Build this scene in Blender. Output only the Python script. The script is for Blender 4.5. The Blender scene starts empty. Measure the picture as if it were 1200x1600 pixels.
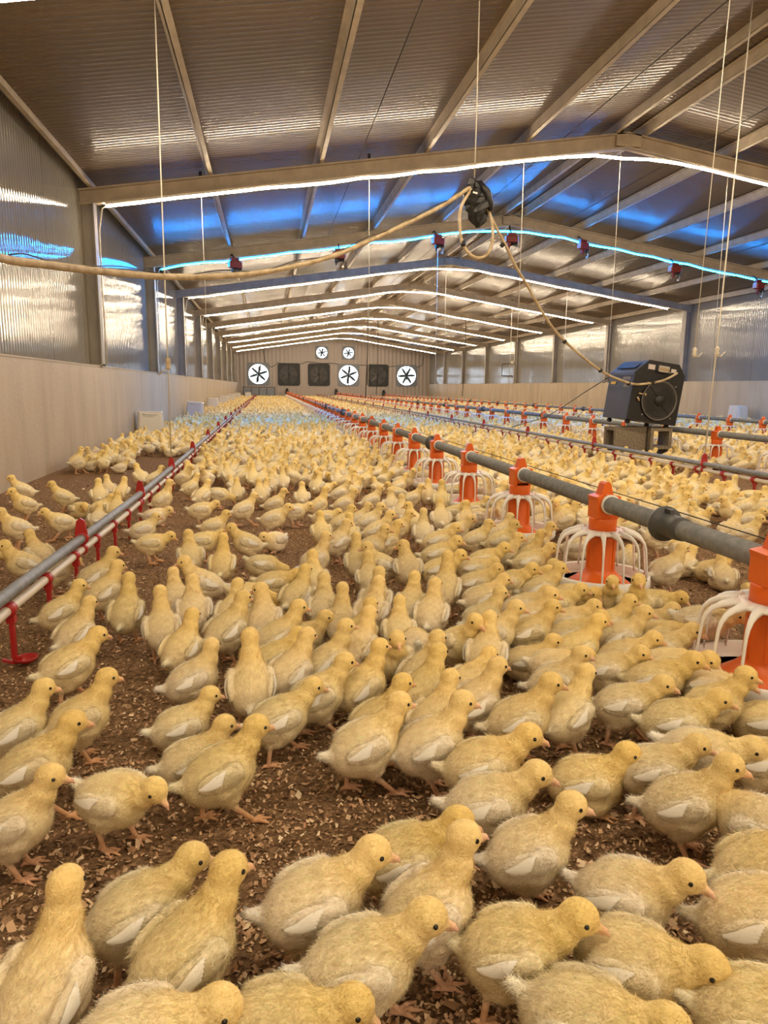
import bpy, math, random
import numpy as np
from mathutils import Vector, Matrix

SC = bpy.context.scene
COL = SC.collection
# ---------------------------------------------------------------- camera, world, exposure
F_PX, EYE = 1110.0, 0.72
CAM_R = np.array([[0.9871761, -0.018813, 0.1585224], [-0.1593775, -0.172513, 0.9720278], [0.0090604, -0.9848276, -0.1732991]])          # rows: world X, Y, Z in camera axes (right, down, forward)
cam_d = bpy.data.cameras.new('camera'); cam = bpy.data.objects.new('camera', cam_d); COL.objects.link(cam)
cam_d.sensor_fit = 'HORIZONTAL'; cam_d.sensor_width = 36.0; cam_d.lens = F_PX * 36.0 / 1200.0
cam_d.clip_start = .02; cam_d.clip_end = 300
_a = [CAM_R @ np.array(v, float) for v in ((1, 0, 0), (0, -1, 0), (0, 0, -1))]
_m = Matrix.Identity(4)
for i in range(3):
    for j in range(3): _m[j][i] = float(_a[i][j])
_m[2][3] = EYE; cam.matrix_world = _m
SC.camera = cam
world = bpy.data.worlds.new('daylight'); SC.world = world; world.use_nodes = True
world.node_tree.nodes['Background'].inputs['Color'].default_value = (.74, .86, 1.0, 1)
world.node_tree.nodes['Background'].inputs['Strength'].default_value = 7.0
SC.view_settings.view_transform = 'Standard'; SC.view_settings.look = 'None'; SC.view_settings.gamma = 1.0
SC.view_settings.use_curve_mapping = False
SC.view_settings.exposure = 0.76
SC.cycles.use_denoising = True
SC.cycles.max_bounces = 6; SC.cycles.diffuse_bounces = 3; SC.cycles.glossy_bounces = 3; SC.cycles.transmission_bounces = 2
SC.cycles.caustics_reflective = False; SC.cycles.caustics_refractive = False
SC.cycles.sample_clamp_indirect = 6.0
LED_WHITE, LED_BLUE = 92.0, 150.0         # emission of the LED tubes under the roof beams
LED_WHITE_COL, LED_BLUE_COL = (1.0, .81, .565), (.003, .30, 1.0)

# ---------------------------------------------------------------- helpers
def ray(px, py):
    d = CAM_R @ np.array([px - 600.0, py - 800.0, F_PX]); return d / np.linalg.norm(d)

def at(px, py, axis, val):
    """the point on the plane axis = val that the photograph shows at a pixel"""
    d = ray(px, py); o = np.array([0, 0, EYE]); return o + d * ((val - o[axis]) / d[axis])

def to_px(P):
    c = CAM_R.T @ (np.array(P, float) - np.array([0, 0, EYE])); return 600 + F_PX * c[0] / c[2], 800 + F_PX * c[1] / c[2], c[2]

class MB:
    """collects shapes for one mesh object"""
    def __init__(s): s.v, s.f, s.sm, s.mi = [], [], [], []
    def add(s, V, F, smooth=False, mi=0):
        o = len(s.v); s.v += [tuple(map(float, p)) for p in V]
        for f in F: s.f.append(tuple(i + o for i in f)); s.sm.append(smooth); s.mi.append(mi)
        return s
    def box(s, c, d, R=None, mi=0, bev=0):
        x, y, z = [k / 2 for k in d]
        if bev:
            b = min(bev, x * .9, y * .9, z * .9); V = []; 
            for zz, ins in ((-z, b), (-z + b, 0), (z - b, 0), (z, b)):
                xx, yy = x - ins, y - ins; e = b if not ins else b * .5
                V += [(-xx + e, -yy, zz), (xx - e, -yy, zz), (xx, -yy + e, zz), (xx, yy - e, zz), (xx - e, yy, zz), (-xx + e, yy, zz), (-xx, yy - e, zz), (-xx, -yy + e, zz)]
            F = [tuple(range(7, -1, -1)), tuple(range(24, 32))]
            for k in range(3):
                for i in range(8): F.append((k * 8 + i, k * 8 + (i + 1) % 8, k * 8 + 8 + (i + 1) % 8, k * 8 + 8 + i))
        else:
            V = [(-x, -y, -z), (x, -y, -z), (x, y, -z), (-x, y, -z), (-x, -y, z), (x, -y, z), (x, y, z), (-x, y, z)]
            F = [(3, 2, 1, 0), (4, 5, 6, 7), (0, 1, 5, 4), (1, 2, 6, 5), (2, 3, 7, 6), (3, 0, 4, 7)]
        V = np.array(V)
        if R is not None: V = V @ np.array(R).T
        return s.add(V + np.array(c), F, False, mi)
    def tube(s, pts, r, n=8, caps=True, mi=0, smooth=True):
        pts = [np.array(p, float) for p in pts]; m = len(pts); rr = r if hasattr(r, '__len__') else [r] * m
        V = []; up = None
        for i, p in enumerate(pts):
            t = pts[min(i + 1, m - 1)] - pts[max(i - 1, 0)]; t /= np.linalg.norm(t) + 1e-12
            if up is None:
                up = np.array([0, 0, 1.]) if abs(t[2]) < .9 else np.array([1., 0, 0])
            a = up - (up @ t) * t; a /= np.linalg.norm(a); b = np.cross(t, a); up = a
            for k in range(n):
                w = 2 * math.pi * k / n; V.append(p + (a * math.cos(w) + b * math.sin(w)) * rr[i])
        F = []
        for i in range(m - 1):
            for k in range(n): F.append((i * n + k, i * n + (k + 1) % n, (i + 1) * n + (k + 1) % n, (i + 1) * n + k))
        s.add(V, F, smooth, mi)
        if caps:
            o = len(s.v) - len(V)
            s.f.append(tuple(o + k for k in range(n - 1, -1, -1))); s.sm.append(False); s.mi.append(mi)
            s.f.append(tuple(o + (m - 1) * n + k for k in range(n))); s.sm.append(False); s.mi.append(mi)
        return s
    def lathe(s, prof, n=24, c=(0, 0, 0), R=None, mi=0, smooth=True):
        V = []; m = len(prof)
        for r, z in prof:
            for k in range(n):
                w = 2 * math.pi * k / n; V.append((r * math.cos(w), r * math.sin(w), z))
        V = np.array(V)
        if R is not None: V = V @ np.array(R).T
        F = []
        for i in range(m - 1):
            for k in range(n): F.append((i * n + k, i * n + (k + 1) % n, (i + 1) * n + (k + 1) % n, (i + 1) * n + k))
        s.add(V + np.array(c), F, smooth, mi)
        o = len(s.v) - len(V)
        if prof[0][0] > 1e-4: s.f.append(tuple(o + k for k in range(n - 1, -1, -1))); s.sm.append(False); s.mi.append(mi)
        if prof[-1][0] > 1e-4: s.f.append(tuple(o + (m - 1) * n + k for k in range(n))); s.sm.append(False); s.mi.append(mi)
        return s
    def prism(s, poly, depth, T, mi=0):
        """poly in 2D (u, w); T maps (u, v, w) to space; v runs 0..depth"""
        n = len(poly); V = [T(u, 0, w) for u, w in poly] + [T(u, depth, w) for u, w in poly]
        F = [tuple(range(n)), tuple(range(2 * n - 1, n - 1, -1))] + [(i, i + n, (i + 1) % n + n, (i + 1) % n) for i in range(n)]
        return s.add(V, F, False, mi)
    def build(s, name, mats, parent=None, loc=None):
        me = bpy.data.meshes.new(name); me.from_pydata(s.v, [], s.f)
        me.polygons.foreach_set('use_smooth', s.sm); me.polygons.foreach_set('material_index', s.mi)
        for m in (mats if isinstance(mats, (list, tuple)) else (mats,)): me.materials.append(m)
        me.update(); return link(name, me, parent, loc)

def link(name, me, parent=None, loc=None):
    o = bpy.data.objects.new(name, me); COL.objects.link(o)
    if parent is not None: o.parent = parent
    if loc is not None: o.location = loc
    return o

def tag(o, label=None, cat=None, group=None, kind=None):
    if label: o['label'] = label
    if cat: o['category'] = cat
    if group: o['group'] = group
    if kind: o['kind'] = kind
    return o

def empty(name, loc=(0, 0, 0), rz=0):
    o = link(name, None); o.location = loc; o.rotation_euler = (0, 0, rz); o.empty_display_size = .05; return o

KIDS = {}
def copy_tree(o, parent=None):
    c = o.copy(); COL.objects.link(c)
    if parent is not None: c.parent = parent
    for ch in o.children: copy_tree(ch, c)
    return c

ORD = 'first second third fourth fifth sixth seventh eighth ninth tenth eleventh twelfth thirteenth fourteenth fifteenth sixteenth seventeenth eighteenth nineteenth'.split()
TENS = {2: 'twent', 3: 'thirt', 4: 'fort', 5: 'fift', 6: 'sixt'}
def ordinal(n):
    if n < 20: return ORD[n - 1]
    t, u = divmod(n, 10)
    return TENS[t] + 'ieth' if u == 0 else TENS[t] + 'y-' + ORD[u - 1]

def rot_y(a): c, s = math.cos(a), math.sin(a); return np.array([[c, 0, s], [0, 1, 0], [-s, 0, c]])
def rot_x(a): c, s = math.cos(a), math.sin(a); return np.array([[1, 0, 0], [0, c, -s], [0, s, c]])
def rot_z(a): c, s = math.cos(a), math.sin(a); return np.array([[c, -s, 0], [s, c, 0], [0, 0, 1]])

# ---------------------------------------------------------------- materials
M = {}
def mat(name, col, rough=.5, metal=0., spec=.5, emit=None, estr=0.):
    m = bpy.data.materials.new(name); m.use_nodes = True; b = m.node_tree.nodes['Principled BSDF']
    b.inputs['Base Color'].default_value = (*col, 1); b.inputs['Roughness'].default_value = rough
    b.inputs['Metallic'].default_value = metal; b.inputs['Specular IOR Level'].default_value = spec
    if emit: b.inputs['Emission Color'].default_value = (*emit, 1); b.inputs['Emission Strength'].default_value = estr
    M[name] = m; return m

def node(m, t, **kw):
    n = m.node_tree.nodes.new(t)
    for k, v in kw.items(): setattr(n, k, v)
    return n
def wire(m, a, b): m.node_tree.links.new(a, b)
def bsdf(m): return m.node_tree.nodes['Principled BSDF']

def noise_col(m, scale, stops, detail=6, coord='Object', stretch=(1, 1, 1), rough=.6):
    tc = node(m, 'ShaderNodeTexCoord'); mp = node(m, 'ShaderNodeMapping'); mp.inputs['Scale'].default_value = stretch
    wire(m, tc.outputs[coord], mp.inputs['Vector'])
    nz = node(m, 'ShaderNodeTexNoise'); nz.inputs['Scale'].default_value = scale; nz.inputs['Detail'].default_value = detail
    nz.inputs['Roughness'].default_value = rough
    wire(m, mp.outputs[0], nz.inputs['Vector'])
    cr = node(m, 'ShaderNodeValToRGB'); el = cr.color_ramp.elements
    while len(el) < len(stops): el.new(.5)
    for e, (p, c) in zip(el, stops): e.position = p; e.color = (*c, 1)
    wire(m, nz.outputs['Fac'], cr.inputs['Fac'])
    return mp, nz, cr

def bump(m, height, strength, dist, prev=None):
    b = node(m, 'ShaderNodeBump'); b.inputs['Strength'].default_value = strength; b.inputs['Distance'].default_value = dist
    wire(m, height, b.inputs['Height'])
    if prev is not None: wire(m, prev, b.inputs['Normal'])
    return b.outputs['Normal']

def panel_material(name, col, dark, rough, period, seam, amp, spec=.5, gloss_lines=False):
    """painted sandwich-panel sheet: fine ribs across Y, a seam every `seam` metres"""
    m = mat(name, col, rough, 0, spec)
    tc = node(m, 'ShaderNodeTexCoord')
    mp, nz, cr = noise_col(m, 1.3, [(.3, dark), (.7, col)], 4)
    wv = node(m, 'ShaderNodeTexWave', wave_type='BANDS', bands_direction='Y', wave_profile='SIN')
    wv.inputs['Scale'].default_value = .314 / period; wv.inputs['Distortion'].default_value = .35; wv.inputs['Detail'].default_value = 1; wv.inputs['Detail Scale'].default_value = .35
    wire(m, tc.outputs['Object'], wv.inputs['Vector'])
    n1 = bump(m, wv.outputs['Fac'], 1.0, amp)
    n2s = node(m, 'ShaderNodeTexNoise'); n2s.inputs['Scale'].default_value = 2.2; n2s.inputs['Detail'].default_value = 2
    wire(m, tc.outputs['Object'], n2s.inputs['Vector'])
    n2 = bump(m, n2s.outputs['Fac'], .35, .006, n1)
    wire(m, n2, bsdf(m).inputs['Normal'])
    if gloss_lines:                                          # only the crests of the ribs are polished
        gr = node(m, 'ShaderNodeMapRange'); gr.inputs['From Min'].default_value = .72; gr.inputs['From Max'].default_value = .94
        gr.inputs['To Min'].default_value = .50; gr.inputs['To Max'].default_value = rough
        wire(m, wv.outputs['Fac'], gr.inputs['Value']); wire(m, gr.outputs[0], bsdf(m).inputs['Roughness'])
    sx = node(m, 'ShaderNodeSeparateXYZ'); wire(m, tc.outputs['Object'], sx.inputs[0])
    md = node(m, 'ShaderNodeMath', operation='MODULO'); ab = node(m, 'ShaderNodeMath', operation='ADD'); ab.inputs[1].default_value = 50 * seam
    wire(m, sx.outputs['Y'], ab.inputs[0]); wire(m, ab.outputs[0], md.inputs[0]); md.inputs[1].default_value = seam
    lt = node(m, 'ShaderNodeMath', operation='LESS_THAN'); lt.inputs[1].default_value = .012; wire(m, md.outputs[0], lt.inputs[0])
    mx = node(m, 'ShaderNodeMixRGB'); mx.inputs['Color2'].default_value = (.13, .11, .09, 1)
    wire(m, lt.outputs[0], mx.inputs['Fac']); wire(m, cr.outputs[0], mx.inputs['Color1']); wire(m, mx.outputs[0], bsdf(m).inputs['Base Color'])
    return m

panel_material('wall_sheet', (.30, .28, .245), (.255, .238, .210), .05, .060, 1.15, .0024, .30)
panel_material('roof_sheet', (.180, .124, .070), (.150, .103, .058), .10, .070, 1.0, .0010, .30, True)
m = mat('gable_sheet', (.46, .39, .345), .35)
tc = node(m, 'ShaderNodeTexCoord'); wv = node(m, 'ShaderNodeTexWave', wave_type='BANDS', bands_direction='X'); wv.inputs['Scale'].default_value = 1.3
wire(m, tc.outputs['Object'], wv.inputs['Vector']); wire(m, bump(m, wv.outputs['Fac'], .6, .02), bsdf(m).inputs['Normal'])

m = mat('concrete', (.5, .42, .33), .55)
mp, nz, cr = noise_col(m, 2.4, [(.25, (.43, .345, .235)), (.5, (.55, .45, .32)), (.75, (.61, .51, .375))], 8, stretch=(1, 1.6, .35))
wire(m, cr.outputs[0], bsdf(m).inputs['Base Color'])
n2 = node(m, 'ShaderNodeTexNoise'); n2.inputs['Scale'].default_value = 30; n2.inputs['Detail'].default_value = 5
tc = node(m, 'ShaderNodeTexCoord'); wire(m, tc.outputs['Object'], n2.inputs['Vector'])
wire(m, bump(m, n2.outputs['Fac'], .25, .01), bsdf(m).inputs['Normal'])

m = mat('litter', (.22, .14, .085), .95, 0, .15)
tc = node(m, 'ShaderNodeTexCoord')
vo = node(m, 'ShaderNodeTexVoronoi'); vo.inputs['Scale'].default_value = 120; wire(m, tc.outputs['Object'], vo.inputs['Vector'])
mp, nz, cr = noise_col(m, 70, [(.28, (.11, .062, .034)), (.48, (.38, .235, .130)), (.62, (.58, .385, .225)), (.78, (.80, .59, .38))], 8, rough=.75)
mx = node(m, 'ShaderNodeMixRGB', blend_type='MULTIPLY'); mx.inputs['Fac'].default_value = .55
hs = node(m, 'ShaderNodeRGBToBW'); wire(m, vo.outputs['Color'], hs.inputs[0])
c2 = node(m, 'ShaderNodeValToRGB'); c2.color_ramp.elements[0].color = (.35, .32, .30, 1); c2.color_ramp.elements[1].color = (1.25, 1.15, 1.0, 1); wire(m, hs.outputs[0], c2.inputs['Fac'])
wire(m, cr.outputs[0], mx.inputs['Color1']); wire(m, c2.outputs[0], mx.inputs['Color2']); wire(m, mx.outputs[0], bsdf(m).inputs['Base Color'])
n1 = bump(m, vo.outputs['Distance'], .9, .012); wire(m, bump(m, nz.outputs['Fac'], .9, .012, n1), bsdf(m).inputs['Normal'])

m = mat('shaving', (.4, .28, .17), .8, 0, .25)
a = node(m, 'ShaderNodeAttribute'); a.attribute_name = 'plumage'; wire(m, a.outputs['Color'], bsdf(m).inputs['Base Color'])

def plumage(name, translucent):
    m = mat(name, (.85, .72, .4), .9, 0, .12)
    a = node(m, 'ShaderNodeAttribute'); a.attribute_name = 'plumage'; oi = node(m, 'ShaderNodeObjectInfo')
    mx = node(m, 'ShaderNodeMixRGB', blend_type='MULTIPLY'); mx.inputs['Fac'].default_value = 1
    wire(m, a.outputs['Color'], mx.inputs['Color1']); wire(m, oi.outputs['Color'], mx.inputs['Color2']); wire(m, mx.outputs[0], bsdf(m).inputs['Base Color'])
    bsdf(m).inputs['Sheen Weight'].default_value = .15
    tc = node(m, 'ShaderNodeTexCoord'); nz = node(m, 'ShaderNodeTexNoise'); nz.inputs['Scale'].default_value = 230; nz.inputs['Detail'].default_value = 3
    wire(m, tc.outputs['Object'], nz.inputs['Vector']); wire(m, bump(m, nz.outputs['Fac'], .55, .004), bsdf(m).inputs['Normal'])
    if translucent:
        t = node(m, 'ShaderNodeBsdfTranslucent'); wire(m, mx.outputs[0], t.inputs[0]); ms = node(m, 'ShaderNodeMixShader'); ms.inputs[0].default_value = translucent
        wire(m, bsdf(m).outputs[0], ms.inputs[1]); wire(m, t.outputs[0], ms.inputs[2]); wire(m, ms.outputs[0], m.node_tree.nodes['Material Output'].inputs[0])
    return m
plumage('plumage', 0); plumage('down', .3)
mat('eye', (.012, .009, .007), .15)
mat('white_feather', (.97, .94, .86), .7, 0, .2)

m = mat('galvanised', (.30, .30, .30), .55, .25)
mp, nz, cr = noise_col(m, 40, [(.3, (.17, .178, .19)), (.7, (.29, .30, .31))], 5); wire(m, cr.outputs[0], bsdf(m).inputs['Base Color'])
mat('frame_paint', (.50, .43, .33), .5)
m = M['frame_paint']; mp, nz, cr = noise_col(m, 6, [(.3, (.45, .375, .275)), (.7, (.64, .545, .415))], 6); wire(m, cr.outputs[0], bsdf(m).inputs['Base Color'])
mat('column_steel', (.33, .30, .265), .5)
m = M['column_steel']; mp, nz, cr = noise_col(m, 5, [(.3, (.27, .245, .21)), (.7, (.44, .395, .335))], 6, stretch=(1, 1, .4)); wire(m, cr.outputs[0], bsdf(m).inputs['Base Color'])
mat('orange_plastic', (.82, .145, .012), .38)
mat('white_plastic', (.92, .90, .86), .4)
mat('rust_plastic', (.36, .075, .03), .45)
mat('red_plastic', (.42, .018, .018), .4)
mat('water_pipe', (.74, .66, .54), .45)
mat('flange_grey', (.085, .088, .092), .5, .2)
mat('dark_rubber', (.03, .03, .03), .6)
mat('black_paint', (.012, .012, .013), .42)
mat('slate_paint', (.060, .062, .072), .45)
mat('bright_metal', (.65, .63, .60), .3, .8)
mat('label_paper', (.62, .55, .52), .6)
mat('yellow_label', (.72, .48, .03), .5)
mat('brass', (.55, .42, .25), .35, .6)
mat('hose_plastic', (.62, .50, .32), .45)
m = M['hose_plastic']; mp, nz, cr = noise_col(m, 14, [(.32, (.36, .25, .13)), (.6, (.64, .52, .34))], 5); wire(m, cr.outputs[0], bsdf(m).inputs['Base Color'])
mat('cord_white', (.72, .66, .55), .8)
mat('wire_dark', (.05, .045, .04), .6)
m = mat('block_concrete', (.27, .22, .165), .95, 0, .1); mp, nz, cr = noise_col(m, 60, [(.3, (.15, .12, .09)), (.55, (.27, .225, .165)), (.8, (.42, .36, .28))], 8)
wire(m, cr.outputs[0], bsdf(m).inputs['Base Color']); wire(m, bump(m, nz.outputs['Fac'], .6, .01), bsdf(m).inputs['Normal'])
mat('tub_plastic', (.70, .66, .60), .35)
mat('winch_red', (.22, .025, .02), .45)
mat('winch_face', (.55, .23, .18), .5)
mat('fan_frame', (.22, .24, .27), .5, .3)
mat('fan_dark', (.026, .027, .029), .55)
mat('guard_steel', (.16, .155, .15), .35, .7)
mat('fan_blade', (.10, .125, .14), .5, .2)
mat('still_blade', (.13, .125, .12), .5, .2)
mat('shutter', (.10, .095, .09), .5)
mat('timber', (.42, .30, .18), .7)
mat('led_housing', (.8, .78, .72), .4)
mat('led_white', (.9, .9, .9), .4, 0, .5, LED_WHITE_COL, LED_WHITE)
mat('led_edge_white', (.9, .9, .9), .4, 0, .5, LED_WHITE_COL, LED_WHITE * .08)
mat('led_edge_blue', (.5, .7, .9), .4, 0, .5, LED_BLUE_COL, LED_BLUE * .06)
mat('led_blue', (.5, .7, .9), .4, 0, .5, LED_BLUE_COL, LED_BLUE)
# ---------------------------------------------------------------- the shed: floor, walls, roof, frames
XL, XR, RIDGE = -1.76, 9.90, 4.12            # concrete faces and ridge line
PL, PR = -1.88, 10.04                        # sheet faces above the ledge
Y0, Y1, WALL_H = -14.0, 44.3, .905
def roof_z(x): return 2.80 + .1535 * min(x - PL, PR - x)          # underside of the roof sheets
def beam_top(x): return roof_z(x) - .105
def beam_bot(x): return 2.555 + .150 * min(x + 1.76, 9.98 - x)

MB().box(((PL + PR) / 2, (Y0 + Y1) / 2, -.1), (PR - PL + .6, Y1 - Y0 + .6, .2)).build('floor', M['litter'])['kind'] = 'structure'
for side, xc, xs, sg in (('left', XL, PL, -1), ('right', XR, PR, 1)):
    w = MB().box((xc + sg * .15, (Y0 + Y1) / 2, WALL_H / 2), (.30, Y1 - Y0 + .3, WALL_H)).build('wall_' + side, M['concrete']); w['kind'] = 'structure'
    MB().box((xs + sg * .04, (Y0 + Y1) / 2, (WALL_H + 3.0) / 2), (.08, Y1 - Y0 + .3, 3.0 - WALL_H)).build('wall_sheet', M['wall_sheet'], w)
    MB().box((xc + sg * .075, (Y0 + Y1) / 2, WALL_H + .006), (.16, Y1 - Y0, .012)).build('ledge_cap', M['concrete'], w)
c = MB()
for a, b in ((PL - .1, RIDGE), (RIDGE, PR + .1)):
    za, zb = roof_z(a), roof_z(b)
    V = [(a, Y0, za), (b, Y0, zb), (b, Y1 + .2, zb), (a, Y1 + .2, za)]
    c.add(V + [(x, y, z + .05) for x, y, z in V], [(0, 3, 2, 1), (4, 5, 6, 7), (0, 1, 5, 4), (1, 2, 6, 5), (2, 3, 7, 6), (3, 0, 4, 7)][::1])
c.build('ceiling', M['roof_sheet'])['kind'] = 'structure'
FAN_X = [-.52 + 1.817 * i for i in range(6)]; FAN_Z, FAN_S = 1.42, 1.20
SMALL_X, SMALL_Z, SMALL_S = (3.30, 4.93), 2.75, .66
holes = [(x, FAN_Z, FAN_S) for x in FAN_X] + [(x, SMALL_Z, SMALL_S) for x in SMALL_X]
xs = sorted({PL - .1, PR + .1} | {x + k * s / 2 for x, z, s in holes for k in (-1, 1)}); zs = sorted({0, 3.9} | {z + k * s / 2 for x, z, s in holes for k in (-1, 1)})
b = MB()
for i in range(len(xs) - 1):
    for j in range(len(zs) - 1):
        mx_, mz = (xs[i] + xs[i + 1]) / 2, (zs[j] + zs[j + 1]) / 2
        if any(abs(mx_ - x) < s / 2 and abs(mz - z) < s / 2 for x, z, s in holes): continue
        b.box((mx_, Y1 + .05, mz), (xs[i + 1] - xs[i], .10, zs[j + 1] - zs[j]))
b.build('wall_back', M['gable_sheet'])['kind'] = 'structure'
MB().box(((PL + PR) / 2, Y0 - .05, 1.95), (PR - PL + .4, .1, 3.9)).build('wall_front', M['gable_sheet'])['kind'] = 'structure'

FRAMES = [8.2 + 4.0 * k for k in range(-5, 9)]
for n, y in enumerate(FRAMES):
    f = MB()
    xs_ = [PL, RIDGE, PR]
    for fl in (0, 1):                                        # an I-section rafter: web and two flanges
        a0, a1 = (PL, RIDGE) if fl == 0 else (RIDGE, PR)
        for (w, lo, hi) in ((.10, 0, .014), (.012, .014, None), (.10, None, 0)):
            def zz(x): 
                t, bt = beam_top(x), beam_bot(x)
                return (bt, bt + .016) if lo == 0 else ((bt + .016, t - .016) if hi is None else (t - .016, t))
            (p0, p1), (q0, q1) = zz(a0), zz(a1)
            V = [(a0, y - w / 2, p0), (a1, y - w / 2, q0), (a1, y + w / 2, q0), (a0, y + w / 2, p0), (a0, y - w / 2, p1), (a1, y - w / 2, q1), (a1, y + w / 2, q1), (a0, y + w / 2, p1)]
            f.add(V, [(3, 2, 1, 0), (4, 5, 6, 7), (0, 1, 5, 4), (1, 2, 6, 5), (2, 3, 7, 6), (3, 0, 4, 7)])
    f.box((RIDGE, y - .02, (beam_bot(RIDGE) + beam_top(RIDGE)) / 2), (.30, .06, .14))
    fr = f.build('trim_%d' % (n + 1), M['frame_paint']); fr['kind'] = 'structure'
    for xc, sg in ((PL, 1), (PR, -1)):
        k = MB()
        for dx, dw, wy in ((.007, .014, .14), (.07, .12, .012), (.138, .014, .14)):
            k.box((xc + sg * dx, y, (WALL_H + beam_bot(PL + .07) + .02) / 2), (dw, wy, beam_bot(PL + .07) + .02 - WALL_H))
        k.box((xc + sg * .07, y, WALL_H + .02), (.15, .18, .016))
        k.build('column', M['column_steel'], fr)
for n, x in enumerate([-1.78, -.57, .59, 1.745, 2.88, 3.95, 4.30, 5.36, 6.50, 7.65, 8.81, 9.94]):
    p = MB(); z1 = roof_z(x) - .002; z0 = beam_top(x) + .001
    p.box((x, (Y0 + Y1) / 2, (z0 + z1) / 2), (.008, Y1 - Y0, z1 - z0)); p.box((x + .022, (Y0 + Y1) / 2, z0 + .004), (.05, Y1 - Y0, .008)); p.box((x - .022, (Y0 + Y1) / 2, z1 - .006), (.05, Y1 - Y0, .008))
    p.build('trim_%d' % (n + 20), M['frame_paint'])['kind'] = 'structure'

# ---------------------------------------------------------------- LED lights under the beams
random.seed(4)
for n, y in enumerate(FRAMES):
    blue = abs(y - 12.2) < .1; yy = y - .02; pts = []
    for x in np.linspace(-1.62, 9.42, 34):
        z = beam_bot(x) - .020
        if 3.6 < x < 4.68: z = beam_bot(3.6) - .020 - .004 * math.sin((x - 3.6) * 3)
        z += random.uniform(-.012, .004) * (2.2 if blue else 1)
        pts.append((x, yy, z))
    # a flat profile with the LEDs on its lower side
    t_ = MB(); r = .014 if not blue else .016; V = []; prof_ = [(-r, .010), (-r, -.004), (-r * .55, -.014), (r * .55, -.014), (r, -.004), (r, .010)]
    for x, yy_, z in pts: V += [(x, yy_ + u, z + w) for u, w in prof_]
    for i in range(len(pts) - 1):
        for k in range(6):
            t_.add([V[i * 6 + k], V[i * 6 + (k + 1) % 6], V[i * 6 + 6 + (k + 1) % 6], V[i * 6 + 6 + k]], [(0, 3, 2, 1)], False, (2, 0, 0, 0, 2, 1)[k])
    t = t_.build('led_strip', [M['led_blue' if blue else 'led_white'], M['led_housing'], M['led_edge_blue' if blue else 'led_edge_white']])
    vis = n - 4
    lab = ('glowing blue LED strip light along the second roof beam from the camera' if blue else
           ('white LED strip light along the roof beam, %s lit beam from the camera' % ordinal(vis)) if vis > 0 else
           ('white LED strip light on the %s roof beam overhead behind the picture edge' % ('nearest', 'second', 'third', 'fourth', 'rearmost')[-vis]))
    tag(t, lab, 'light strip', 'LED strip lights under the roof beams')
    lead = MB().tube([(-1.62, yy, 2.54), (-1.66, yy, 2.52), (-1.70, yy, 2.30), (-1.705, yy, 1.7), (-1.70, yy, WALL_H + .02)], .008, 5)
    lead.build('lead_cable', M['cord_white'], t)

# ---------------------------------------------------------------- extractor fans in the end wall
def make_fan(x, z, s, open_, spin, label, group):
    r = s * .485; t = empty('exhaust_fan', (x, Y1 - .02, z)); tag(t, label, 'fan', group)
    n = 40; f = MB(); V = []; o = s / 2 + .07
    for i in range(n):
        a = 2 * math.pi * (i + .5) / n; c_, s_ = math.cos(a), math.sin(a); m_ = max(abs(c_), abs(s_))
        V += [(c_ / m_ * o, -.04, s_ / m_ * o), (c_ * r, -.04, s_ * r), (c_ * r, .10, s_ * r), (c_ / m_ * o, .0, s_ / m_ * o)]
    F = []
    for i in range(n):
        a, b_ = i * 4, (i + 1) % n * 4; F += [(a, b_, b_ + 1, a + 1), (a + 1, b_ + 1, b_ + 2, a + 2), (a, a + 3, b_ + 3, b_)]
    f.add(V, F); f.build('frame', M['fan_frame' if open_ else 'fan_dark'], t)
    for k in range(6):
        b_ = MB(); a = spin + k * math.pi / 3; R = np.array([[math.cos(a), 0, -math.sin(a)], [0, 1, 0], [math.sin(a), 0, math.cos(a)]]) @ rot_x(.5)
        V = []
        for j in range(6):
            q = j / 5; rad = r * (.14 + .80 * q); wd = r * (.06 + .09 * math.sin(math.pi * min(.9, .15 + q * .8)))
            for w in (-1, 1):
                for th in (-1, 1): V.append((rad, .004 * th + w * .02 * (1 - q), w * wd))
        F = []
        for j in range(5):
            p = j * 4; F += [(p, p + 4, p + 6, p + 2), (p + 1, p + 3, p + 7, p + 5), (p, p + 1, p + 5, p + 4), (p + 2, p + 6, p + 7, p + 3)]
        F += [(0, 2, 3, 1), (20, 21, 23, 22)]
        b_.add(np.array(V) @ R.T, F).build('blade', M['fan_blade' if open_ else 'still_blade'], t)
    h = MB().lathe([(.0, -.03), (r * .13, -.03), (r * .15, .0), (r * .15, .05), (0, .05)], 16, (0, 0, 0), rot_x(-math.pi / 2)); h.build('hub', M['fan_dark'], t)
    MB().box((0, -.055, 0), (.045 * s, .03, 2 * r + .04)).build('motor_bracket', M['fan_dark'], t)
    sh = MB(); m_ = 9
    for k in range(m_):
        zz_ = -r + (k + .5) * 2 * r / m_; w = math.sqrt(max(.01, r * r - zz_ * zz_))
        if open_: sh.box((0, .085, zz_), (2 * w, .05, .004))
        else: sh.box((0, .085, zz_), (s, .006, 2 * r / m_ + .01), rot_x(.14))
    sh.build('shutter', M['fan_frame' if open_ else 'shutter'], t)
    return t
OPEN = (1, 0, 0, 1, 0, 1)
for i, x in enumerate(FAN_X):
    st = ('extractor fan lit white by daylight' if OPEN[i] else 'dark extractor fan with closed shutter')
    w = ordinal(i + 1) + ' from left of the six large end wall fans'
    make_fan(x, FAN_Z, FAN_S, OPEN[i], .3 + i * .37, st + ', ' + w, 'large extractor fans in the end wall')
for i, x in enumerate(SMALL_X):
    make_fan(x, SMALL_Z, SMALL_S, 1, .2 + i, 'small bright daylit fan high in the end wall, %s of the upper pair' % ('left', 'right')[i], 'small fans high in the end wall')

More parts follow.
